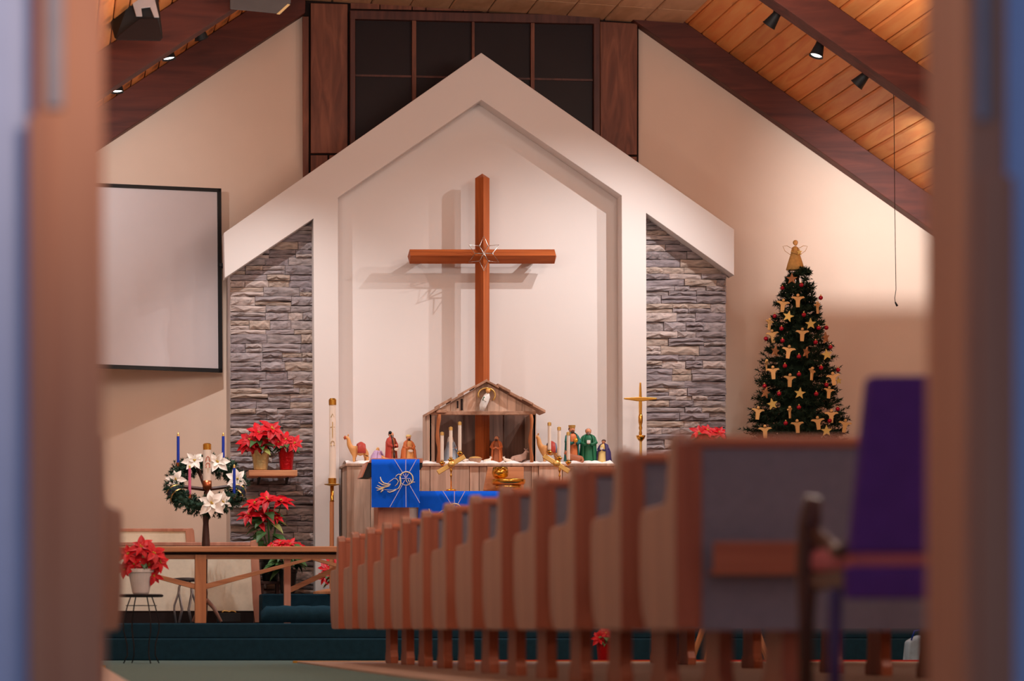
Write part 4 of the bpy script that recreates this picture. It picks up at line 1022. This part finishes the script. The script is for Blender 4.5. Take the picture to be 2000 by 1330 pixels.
mk.tube([q(645.5, 834), q(653.5, 834)], S(.7, fd), 5); mk.tube([q(645, 870), q(647.3, 870), q(645.8, 866), q(647, 862), q(649.5, 861), q(652, 862), q(653.2, 866), q(651.8, 870), q(654, 870)], S(.5, fd), 5)
part(pc, 'alpha_cross_omega', mk, 'goldink')
qd = 25.05
pcx = thing('processional_cross', 'polished brass processional cross on a pole before the right pilaster', 'cross', P(1251, 1160, qd))
part(pcx, 'upright', MB().pix([(1248.5, 812), (1254, 812), (1254.5, 790), (1252.6, 747), (1249.4, 747), (1248, 790)], qd-.01, .02), 'brass', bevel=.004)
part(pcx, 'crossbar', MB().pix([(1219, 779.5), (1219, 777), (1245, 775.5), (1257, 775.5), (1283, 777), (1283, 780), (1257, 783.5), (1245, 783.5)], qd-.012, .024), 'brass', bevel=.004)
part(pcx, 'knop', MB().lathe([(S(2.5, qd), Z(850, qd)), (S(3.4, qd), Z(846, qd)), (S(2.4, qd), Z(841, qd)), (S(3.6, qd), Z(836, qd)), (S(2.6, qd), Z(831, qd)), (S(4, qd), Z(825, qd)), (S(4.4, qd), Z(814, qd)), (S(3, qd), Z(808, qd))], (X(1251, qd), qd, 0), 16), 'brass', smooth=True)
part(pcx, 'cup', MB().lathe([(S(2.6, qd), Z(862, qd)), (S(7, qd), Z(857, qd)), (S(9.5, qd), Z(851, qd)), (S(9, qd), Z(850.5, qd)), (S(2.5, qd), Z(852, qd))], (X(1251.5, qd), qd, 0), 18), 'brass', smooth=True)
part(pcx, 'pole', MB().lathe([(S(2.8, qd), PC+.03), (S(2.6, qd), Z(860, qd))], (X(1251.5, qd), qd, 0), 12), 'satin')
part(pcx, 'base', MB().lathe([(.14, PC), (.14, PC+.02), (.03, PC+.04)], (X(1251.5, qd), qd, 0), 20), 'satin')

# ================================================================== advent wreath
WD = 24.4
aw = thing('advent_wreath', 'evergreen advent wreath with white poinsettias on a dark wooden stand', 'wreath', P(402, 1216, WD))
wc_ = P(402, 948, WD); RW = S(63, WD); tl = math.asin(.70)
def ring(th, dr=0., dn=0.):
    u = Vector((math.cos(th), math.sin(th)*math.cos(tl), math.sin(th)*math.sin(tl)))
    n = Vector((0, -math.sin(tl), math.cos(tl)))
    return wc_+u*(RW+dr)+n*dn
def brush(mb, p, dv, L, n, bl, bw, r, spread=.9):
    """needles around a twig"""
    dv = dv.normalized(); a0 = dv.orthogonal().normalized(); b0 = dv.cross(a0)
    for i in range(n):
        u = r.random(); th = r.uniform(0, 2*PI); side = a0*math.cos(th)+b0*math.sin(th)
        q = p+dv*L*u; nd = (dv*.75+side*spread).normalized(); w = nd.cross(side.cross(dv)).normalized()
        w = dv.cross(side).normalized()
        e = q+nd*bl*(1-.35*u)*r.uniform(.7, 1.2)
        mb.add([q-w*bw, q+w*bw, e], [(0, 1, 2)])
r5 = random.Random(21); fo = MB()
for i in range(620):
    th = 2*PI*i/620; ph = r5.uniform(0, 2*PI); rt = S(13, WD)*r5.uniform(.2, 1)
    p = ring(th, rt*math.cos(ph), rt*math.sin(ph)); c = ring(th)
    dv = (p-c).normalized()+Vector((r5.uniform(-1, 1), r5.uniform(-1, 1), r5.uniform(-1, 1)))*.8
    brush(fo, p, dv, .055, 22, .04, .0045, r5)
part(aw, 'evergreen', fo, 'garland', normals=False, kind='stuff')
part(aw, 'ring_core', MB().tube([ring(2*PI*i/40) for i in range(40)], S(8, WD), 8, closed=True), 'garland', smooth=True)
part(aw, 'crossbar', MB().tube([ring(PI), wc_-Vector((0, 0, S(8, WD))), ring(0)], .018, 6), 'darkwood')
part(aw, 'crossbar', MB().tube([ring(PI*.58), wc_-Vector((0, 0, S(8, WD))), ring(-PI*.42)], .018, 6), 'darkwood')
part(aw, 'column', MB().lathe([(S(3.2, WD), PA+.16), (S(3.2, WD), Z(1165, WD)), (S(3.8, WD), Z(1158, WD)), (S(2.6, WD), Z(1150, WD)), (S(3.6, WD), Z(1142, WD)), (S(2.8, WD), Z(1134, WD)), (S(3.4, WD), Z(1090, WD)), (S(8.5, WD), Z(1085, WD)), (S(8, WD), Z(1060, WD)), (S(5.5, WD), Z(1022, WD)), (S(6.5, WD), Z(1010, WD)), (S(4, WD), Z(960, WD))], (X(402, WD), WD, 0), 16), 'darkwood', smooth=True)
for a in range(3):
    th = -.5+a*2*PI/3
    part(aw, 'leg', MB().tube([(X(403, WD), WD, PA+.2), (X(403, WD)+.07*math.cos(th), WD+.07*math.sin(th), PA+.13), (X(403, WD)+.14*math.cos(th), WD+.14*math.sin(th), PA+.012)], [.02, .018, .014], 8), 'pewwood', smooth=True)
def wcandle(px, yt, yb, mat, d):
    r_ = S(2.9, d); b0 = Z(yb, d); t0 = Z(yt+6, d)
    c = part(aw, 'candle', MB().lathe([(r_, b0), (r_*.97, t0)], (X(px, d), d, 0), 12), mat)
    part(c, 'candle_cap', MB().lathe([(r_*.8, t0-.002), (r_*.7, Z(yt+1, d)), (r_*.2, Z(yt-1, d))], (X(px, d), d, 0), 10), 'satin')
    part(c, 'candle_cup', MB().lathe([(r_*.8, Z(yb+11, d)), (r_*1.4, Z(yb+6, d)), (r_*1.4, b0+.006), (r_*1.1, b0+.006)], (X(px, d), d, 0), 12), 'copper')
wcandle(348, 846, 905, 'bluewax', WD+.14); wcandle(436, 846, 907, 'bluewax', WD+.14)
wcandle(370.5, 909, 967, 'pinkwax', WD-.16); wcandle(457.5, 908, 967, 'bluewax', WD-.15)
rc = S(8, WD)
cc = part(aw, 'center_candle', MB().lathe([(rc, Z(941, WD-.02)), (rc, Z(878, WD-.02))], (X(404.5, WD-.02), WD-.02, 0), 20), 'wax')
part(cc, 'candle_cap', MB().lathe([(rc*1.0, Z(879, WD)), (rc*1.02, Z(868, WD)), (rc*.7, Z(866, WD)), (rc*.65, Z(870, WD))], (X(404.5, WD-.02), WD-.02, 0), 20), 'brass')
part(cc, 'candle_cup', MB().lathe([(rc*.4, Z(968, WD)), (rc*.45, Z(958, WD)), (rc*1.1, Z(952, WD)), (rc*1.1, Z(939, WD)), (rc*1.0, Z(939, WD))], (X(404.5, WD-.02), WD-.02, 0), 20), 'copper', smooth=True)
ed = WD-.02-rc-.001; q = lambda a, b: P(a, b, ed+(abs(a-405.5)/8)**2*rc*.5)
em = MB()
em.tube([q(401.5, 902), q(403, 894), q(406, 891), q(409, 894), q(410.5, 902)], S(.7, ed), 5); em.tube([q(402.5, 898), q(409.8, 898)], S(.6, ed), 5)
em.tube([q(401, 912.5), q(403.6, 912.5), q(402, 908), q(403, 905), q(406, 903.8), q(409, 905), q(410, 908), q(408.3, 912.5), q(411, 912.5)], S(.7, ed), 5)
part(cc, 'alpha_omega', em, 'redink'); part(cc, 'spear_mark', MB().tube([q(406.3, 914), q(406.5, 924)], [S(.6, ed), S(.2, ed)], 5), 'goldink')
r6 = random.Random(5)
for px, py, R, dd in ((380, 900, 24, .06), (424, 902, 24, .02), (343, 936, 21, -.05), (463, 936, 24, -.07), (413, 983, 28, -.27), (436, 980, 20, -.25), (462, 950, 16, -.1)):
    flower(aw, P(px, py, WD+dd), Vector((0, -1, .25)), S(R, WD), BW, r6, 6, 4)
rbm = MB(); ths = PI*1.12
for s0 in (-.07, .07): pass
for k_, (mt, wd) in enumerate((('navy', .10), ('satin', .02))):
    for off in ((0,) if k_ == 0 else (-.11, .11)):
        for base_t in (PI*1.13, PI*-.12):
            m_ = MB(); vs, fs = [], []
            for i in range(20):
                ph = 2*PI*i/20; rr_ = S(17, WD)+k_*.002
                for e_ in (-wd, wd): vs.append(ring(base_t+off+e_, rr_*math.cos(ph), rr_*math.sin(ph)))
            for i in range(20): fs.append((2*i, 2*i+1, (2*i+3) % 40, (2*i+2) % 40))
            part(aw, 'ribbon', m_.add(vs, fs), mt, smooth=True)
# ================================================================== Christmas tree
TRD = 25.2
tx, tzb, tzt = X(1558, TRD), PC, Z(522, TRD)
xt = thing('christmas_tree', 'dark green Christmas tree hung with wooden angels, stars and red balls', 'christmas tree', (tx, TRD, tzb))
HT = tzt-tzb
def trad(z):        # radius of the crown at a height above the tree's foot
    f = max(0., min(1., (z-tzb-.32)/(HT-.32))); return min(.06+.62*(1-f)**.85, .60)
part(xt, 'trunk', MB().lathe([(.04, 0), (.035, HT*.5), (.012, HT)], (tx, TRD, tzb), 10), 'darkwood', smooth=True)
part(xt, 'stand', MB().lathe([(.2, 0), (.2, .05), (.06, .1)], (tx, TRD, tzb), 16), 'darkpot')
rt_ = random.Random(33); fol = MB(); lv = 26
for L_ in range(lv):
    f = (L_+.5)/lv; z = tzb+.28+(HT-.3)*f; R_ = trad(z); nb = int(14+30*(1-f))
    for b in range(nb):
        th = 2*PI*(b+rt_.random())/nb; zz = z+rt_.uniform(-.05, .05); ln = R_*rt_.uniform(.78, 1.12)
        base = Vector((tx, TRD, zz)); out = Vector((math.cos(th), math.sin(th), 0))
        p0 = base+out*ln*.3+Vector((0, 0, .02)); p1 = base+out*ln*.7+Vector((0, 0, -.01)); p2 = base+out*ln+Vector((0, 0, rt_.uniform(-.02, .06)))
        for a, c, n in ((p0, p1, 26), (p1, p2, 34)):
            brush(fol, a, c-a, (c-a).length*1.1, n, .055, .0055, rt_, 1.0)
        sdv = Vector((-math.sin(th), math.cos(th), 0))
        for s_ in (-1, 1):
            brush(fol, p1, out*.8+sdv*s_*.8+Vector((0, 0, .15)), ln*.28+.03, 20, .05, .0055, rt_, 1.0)
part(xt, 'branches', fol, 'needle', normals=False)
core = MB().lathe([(.35*trad(tzb+.35), .3), (.4*trad(tzb+HT*.4), HT*.4), (.35*trad(tzb+HT*.75), HT*.75), (.01, HT*.97)], (tx, TRD, tzb), 14)
part(xt, 'inner_branches', core, 'needle')
def on_tree(zx_, zy_, push=.065):
    px, py = 1420+zx_/3.168, 450+zy_/3.168
    z = Z(py, 25.0); r_ = trad(z)+push
    for _ in range(4):
        d = TRD-.3; x = X(px, d); dx = max(-.97, min(.97, (x-tx)/r_)); d = TRD-r_*math.sqrt(1-dx*dx); z = Z(py, d); r_ = trad(z)+push
        x = X(px, d)
    return Vector((x, d, z))
ORDN = ['highest', 'second highest', 'third highest', 'fourth highest', 'fifth highest', 'sixth highest', 'seventh highest', 'eighth highest', 'ninth highest', 'tenth highest', 'eleventh highest', 'twelfth highest',
        'thirteenth highest', 'fourteenth highest', 'fifteenth highest', 'sixth lowest', 'fifth lowest', 'fourth lowest', 'third lowest', 'second lowest', 'lowest']
def ordn(i, n):
    W_ = ['', 'second ', 'third ', 'fourth ', 'fifth ', 'sixth ', 'seventh ', 'eighth ', 'ninth ', 'tenth ', 'eleventh ', 'twelfth ', 'thirteenth ', 'fourteenth ', 'fifteenth ']
    return W_[i]+'highest' if i <= n//2 else W_[n-1-i]+'lowest'
aw_ = S(13.5, 25)
apts = [(-.24, -.95), (.24, -.95), (.3, .05), (.55, .3), (1.0, .42), (.8, .62), (.25, .58), (0, .5), (-.25, .58), (-.8, .62), (-1.0, .42), (-.55, .3), (-.3, .05)]
ang_body = mesh_only('angel_body', MB().prism([(a*aw_, b*aw_) for a, b in apts], -.006, .006), 'tanw')
ang_head = mesh_only('head', MB().ell((0, -.002, .78*aw_), (.22*aw_, .015, .24*aw_), 10, 8), 'tanw', smooth=True)
spts = [((1 if i % 2 == 0 else .42)*math.sin(i*PI/5), (1 if i % 2 == 0 else .42)*math.cos(i*PI/5)) for i in range(10)]
sw = S(11.5, 25)
star_m = mesh_only('star', MB().prism([(a*sw, b*sw) for a, b in spts], -.007, .007), 'star')
star_d = mesh_only('star', MB().prism([(a*sw, b*sw) for a, b in spts], -.007, .007), 'dullstar')
ball_m = mesh_only('bauble', MB().ell((0, 0, 0), S(4.3, 25), 14, 10), 'bauble', smooth=True)
cap_m = mesh_only('cap', MB().lathe([(.006, .016), (.006, .026), (.002, .03)], (0, 0, 0), 8), 'satin')
angels = sorted([(345, 465, 0, 1), (438, 435, 0, 1), (560, 478, .9, .9), (282, 655, .1, 1), (465, 645, 0, 1), (380, 752, -.1, 1), (285, 880, .1, 1), (388, 928, .3, 1), (525, 887, .9, 1), (658, 918, -.2, 1), (630, 1003, .4, .9),
                 (190, 1130, .2, 1), (388, 1125, 1.0, .9), (645, 1150, -.2, 1), (235, 1245, 0, 1), (563, 1192, 0, 1), (728, 1210, 0, 1), (435, 1212, .2, 1), (245, 835, 1.1, .9), (262, 580, .7, .9)], key=lambda a: a[1])
for i, (a, b, tw, sc) in enumerate(angels):
    p = on_tree(a, b); t = thing('angel_ornament', ordn(i, len(angels))+' flat wooden angel ornament on the Christmas tree', 'ornament', p, 'wooden angel ornaments')
    rz = Matrix.Rotation(tw, 4, 'Z') @ Matrix.Rotation(.15*math.sin(i*2.3), 4, 'Y') @ Matrix.Scale(sc, 4)
    inst(ang_body, 'body', t, rz); inst(ang_head, 'head', t, rz)
stars = sorted([(400, 300, 0, 1), (378, 532, 0, 0), (517, 578, 0, 0), (610, 665, .7, 1), (617, 768, 0, 0), (298, 747, .6, 1), (490, 755, .8, 1), (450, 1008, 0, 0), (280, 1075, .2, 0), (238, 1005, .5, 1), (615, 1240, 0, 0), (690, 930, .3, 0)], key=lambda a: a[1])
for i, (a, b, tw, dull) in enumerate(stars):
    o = bpy.data.objects.new('star_ornament', star_d if dull else star_m); COL.objects.link(o); o.location = on_tree(a, b, .07)
    o.rotation_euler = (.1, .25*math.sin(i*1.7), tw); o.scale = (.65,)*3 if a == 690 else (1, 1, 1)
    tag(o, ordn(i, len(stars))+(' dull brown' if dull else ' pale gold')+' star ornament among the stars on the Christmas tree', 'ornament', 'star ornaments')
balls = sorted([(343, 357), (460, 338), (580, 417), (295, 530), (475, 522), (337, 607), (615, 602), (567, 603), (240, 670), (343, 682), (548, 692), (640, 722), (445, 780), (358, 838), (582, 850), (687, 863), (445, 890), (232, 962),
                (322, 1010), (615, 955), (552, 1012), (445, 1095), (685, 1105), (363, 1193), (635, 1178)], key=lambda a: a[1])
for i, (a, b) in enumerate(balls):
    p = on_tree(a, b, .06); t = thing('bauble_ornament', ordn(i, len(balls))+' small red ball ornament on the Christmas tree', 'ornament', p, 'red ball ornaments')
    inst(ball_m, 'ball', t, Matrix.Identity(4)); inst(cap_m, 'cap', t, Matrix.Identity(4))
# raffia angel on the tree top
ta = thing('tree_topper', 'straw angel with wire wings on top of the Christmas tree', 'tree topper', P(1553, 524, TRD))
k = TRD; ca = (X(1553, k), k, 0)
part(ta, 'skirt', MB().lathe([(S(17, k), Z(527, k)), (S(14, k), Z(515, k)), (S(8, k), Z(495, k)), (S(4.5, k), Z(484, k)), (S(2.5, k), Z(481, k))], ca, 28, fold=14, famp=.06), 'straw', smooth=True)
part(ta, 'head', MB().ell((ca[0]+.004, k, Z(475, k)), (S(4, k), S(4, k), S(5, k)), 12, 8), 'tanw', smooth=True)
part(ta, 'hair', MB().ell((ca[0]+.004, k+.008, Z(473.5, k)), (S(5, k), S(4.4, k), S(5, k)), 12, 8), 'straw', smooth=True)
part(ta, 'star', MB().prism([(X(1558, k)+a*S(6.5, k), Z(494, k)+b*S(6.5, k)) for a, b in spts], k-.06, k-.05), 'star')
for s_ in (-1, 1):
    part(ta, 'arm', MB().tube([P(1553+s_*4, 484, k), P(1553+s_*7, 492, k-.03), P(1556, 495, k-.05)], S(2, k), 7), 'straw', smooth=True)
    part(ta, 'wing', MB().tube([P(1553+s_*3, 487, k+.02), P(1553+s_*16, 480, k+.02), P(1553+s_*24, 481, k+.02), P(1553+s_*20, 490, k+.02), P(1553+s_*10, 497, k+.02), P(1553+s_*3, 492, k+.02)], .0022, 5), 'straw', smooth=True)

# ================================================================== screen, wall bits
sc_ = thing('projection_screen', 'white projection screen in a black frame on the left wall', 'screen', P(250, 727, 25.5))
def screen_pt(u, v, off):      # the screen hangs turned a little towards the nave
    a = Vector(P(40, 352, 25.22)); b = Vector(P(429.5, 369, 25.9)); c = Vector(P(432, 728, 25.9)); d_ = Vector(P(40, 714, 25.22))
    top = a+(b-a)*u; bot = d_+(c-d_)*u; n = (b-a).cross(Vector((0, 0, -1))).normalized()
    if n.y > 0: n = -n
    return top+(bot-top)*v+n*off
def slab(u0, u1, v0, v1, o0, o1):
    c = [(u0, v0), (u1, v0), (u1, v1), (u0, v1)]
    return MB().add([screen_pt(u, v, o0) for u, v in c]+[screen_pt(u, v, o1) for u, v in c], [(0, 1, 2, 3), (7, 6, 5, 4), (0, 4, 5, 1), (1, 5, 6, 2), (2, 6, 7, 3), (3, 7, 4, 0)])
part(sc_, 'screen_fabric', slab(.01, .99, .01, .99, 0, .015), 'screen')
part(sc_, 'frame_bar', slab(0, 1, 0, .019, 0, .03), 'black'); part(sc_, 'frame_bar', slab(0, 1, .979, 1, 0, .03), 'black')
part(sc_, 'frame_bar', slab(0, .018, 0, 1, 0, .03), 'black'); part(sc_, 'frame_bar', slab(.982, 1, 0, 1, 0, .03), 'black')
part(sc_, 'bracket', MB().rect(429, 438, 514, 520, 25.86, .14), 'black')

# ================================================================== lamps, speaker, projector, cable
def track_light(px, py, d, tx_, ty_, td, Wt, ang, bl, label, lit):
    p = P(px, py, d); tg = P(tx_, ty_, td); dv = (tg-p).normalized()
    zc2 = (CR(p.x)-.31 if p.x > 4 else CL(p.x)-.37)
    t = thing('track_light', label, 'spotlight', p, 'track spotlights')
    q = dv.to_track_quat('Z', 'Y').to_matrix().to_4x4(); mt = Matrix.Translation(p) @ q
    can = MB().lathe([(.012, -.11), (.032, -.1), (.036, -.04), (.055, .05), (.06, .06), (.055, .06), (.05, .045), (.01, .03)], (0, 0, 0), 20)
    part(t, 'can', can.xf(mt), 'black', smooth=True)
    part(t, 'lamp_face', MB().lathe([(.048, .043), (.046, .047), (.01, .05)], (0, 0, 0), 20).xf(mt), 'lamp', smooth=True)
    part(t, 'yoke', MB().tube([p-dv*.05, p+Vector((0, -.03, .06)), Vector((p.x, 23.42, p.z+.1))], .008, 6), 'black', smooth=True)
    light('track_spot', 'SPOT', p+dv*.075, Wt, SPOT, tg, spot_size=math.radians(ang), spot_blend=bl, shadow_soft_size=.012 if px == 1870 else .022)
    return t
labs = ['black spotlight nearest the flat ceiling on the right rafter', 'spotlight with glowing white face, middle of the right rafter', 'black spotlight third along the right rafter', 'spotlight on the right rafter beside the door jamb',
        'black spotlight highest on the left rafter', 'spotlight with small white face, middle of the left rafter', 'spotlight with white face low on the left rafter by the door jamb', 'spotlight on the left rafter hidden beside the door jamb']
for T_, lb in zip(TRACK, labs):
    t = track_light(*T_, lb, True)
    if T_[0] == 1870:      # an unseen flap added under this lamp cuts its light off the lower wall
        a = P(1870, 285, 23.55); b = P(1870, 560, 26.0); e = a+(b-a)*.1
        part(t, 'light_flap', MB().box(X(1836, e.y), X(1960, e.y), e.y, e.y+.006, e.z-.16, e.z), 'black')
spd = 22.3
sk = thing('loudspeaker', 'black wedge loudspeaker hanging from the left rafter', 'loudspeaker', P(268, 40, spd))
part(sk, 'cabinet', MB().add([P(211, 26, spd+.05), P(262, -30, spd-.1), P(300, -30, spd-.1), P(310, 34, spd-.12), P(318, 76, spd-.1), P(224, 76, spd-.1), P(214, 26, spd+.3), P(262, -30, spd+.3), P(306, -30, spd+.3), P(318, 70, spd+.3), P(228, 70, spd+.3)],
     [(0, 1, 2, 3, 4, 5), (10, 9, 8, 7, 6), (0, 6, 7, 1), (1, 7, 8, 2), (2, 8, 9, 4, 3), (4, 9, 10, 5), (5, 10, 6, 0)]), 'black', bevel=.01)
part(sk, 'grille', MB().pix([(226, 77), (232, 68), (272, 36), (308, 36), (317, 72), (314, 79)], spd-.14, .03), 'dark', bevel=.006)
part(sk, 'mounting_plate', MB().pix([(255, -6), (300, -12), (311, 34), (301, 34), (293, 14), (276, 16), (278, 32), (266, 32)], spd-.155, .02), 'lightgrey', bevel=.003)
part(sk, 'mounting_arm', MB().tube([P(285, 5, spd), P(284, -60, spd), P(284, -120, spd)], .02, 8), 'blackm')
prd = 22.9
pj = thing('projector', 'grey ceiling projector at the top edge left of the window', 'projector', P(508, 20, prd))
part(pj, 'body', MB().add([P(449, 18, prd), P(545, 28, prd), P(568, 6, prd), P(449, -40, prd), P(545, -40, prd), P(568, -40, prd), P(452, 18, prd+.3), P(548, 26, prd+.3), P(566, 6, prd+.3), P(452, -40, prd+.3), P(548, -40, prd+.3), P(566, -40, prd+.3)],
     [(0, 1, 4, 3), (1, 2, 5, 4), (2, 8, 11, 5), (8, 7, 10, 11), (7, 6, 9, 10), (6, 0, 3, 9), (0, 6, 7, 8, 2, 1), (3, 4, 5, 11, 10, 9)]), 'grey', bevel=.006)
part(pj, 'side_strip', MB().add([P(540, 27.5, prd-.006), P(546, 28.5, prd-.006), P(567, 9, prd-.006), P(562, 7.5, prd-.006), P(540, 27.5, prd+.01), P(546, 28.5, prd+.01), P(567, 9, prd+.01), P(562, 7.5, prd+.01)], [(0, 1, 2, 3), (7, 6, 5, 4), (0, 4, 5, 1), (1, 5, 6, 2), (2, 6, 7, 3), (3, 7, 4, 0)]), 'cream')
part(pj, 'mount_pole', MB().tube([P(505, -30, prd+.15), P(505, -120, prd+.15)], .02, 8), 'blackm')
hw = thing('hanging_cable', 'thin cable hanging from the right rafter with a small plug', 'cable', P(1748, 598, 23.6))
part(hw, 'cord', MB().tube([P(1745, 176, 23.38), P(1746, 205, 23.42), P(1747.5, 400, 23.5), P(1750, 566, 23.5), P(1747.5, 582, 23.5), P(1748.5, 591, 23.5)], .0028, 6), 'dark', smooth=True)
part(hw, 'plug', MB().tube([P(1748.5, 590, 23.5), P(1752.5, 598, 23.5)], [.006, .009], 8), 'black', smooth=True)

# ================================================================== things glimpsed beneath the pews
kd = 22.4
sd2 = thing('side_table', 'small wooden table with splayed legs glimpsed under the nearest pew', 'table', (X(1425, kd), kd, 0))
part(sd2, 'top', MB().lathe([(.22, 0), (.23, .012), (.22, .025)], (X(1425, kd), kd, .55), 24), 'postw')
for a in range(4):
    th = PI/4+a*PI/2; c_, s_ = math.cos(th), math.sin(th)
    part(sd2, 'leg', MB().tube([(X(1425, kd)+.12*c_, kd+.12*s_, .55), (X(1425, kd)+.34*c_, kd+.34*s_, .005)], [.03, .02], 6), 'postw')
wcn = thing('pillar_candle', 'small amber glass candle with white top under the nearest pew', 'candle', (X(1461, 21.2), 21.2, .012))
part(wcn, 'glass', MB().lathe([(.024, 0), (.03, .02), (.028, .10)], (X(1461, 21.2), 21.2, .012), 14), 'bark', smooth=True)
part(wcn, 'wax', MB().lathe([(.027, .10), (.027, .135), (.01, .14)], (X(1461, 21.2), 21.2, .012), 14), 'wax', smooth=True)
bg = MB().ell((X(1790, 22.2), 22.2, .10), (.1, .1, .1), 14, 10)
t = thing('shopping_bag', 'blue and white bag on the floor under the purple chair', 'bag', (X(1790, 22.2), 22.2, 0))
part(t, 'bag', MB().prism([(X(1768, 22.2), 0), (X(1806, 22.2), 0), (X(1810, 22.2), .19), (X(1795, 22.2), .21), (X(1772, 22.2), .16)], 22.15, 22.28), 'palebag', bevel=.015)
part(t, 'handle', MB().tube([(X(1776, 22.2), 22.15, .17), (X(1780, 22.2), 22.12, .24), (X(1794, 22.2), 22.12, .25), (X(1800, 22.2), 22.15, .2)], .006, 6), 'bluewax', smooth=True)
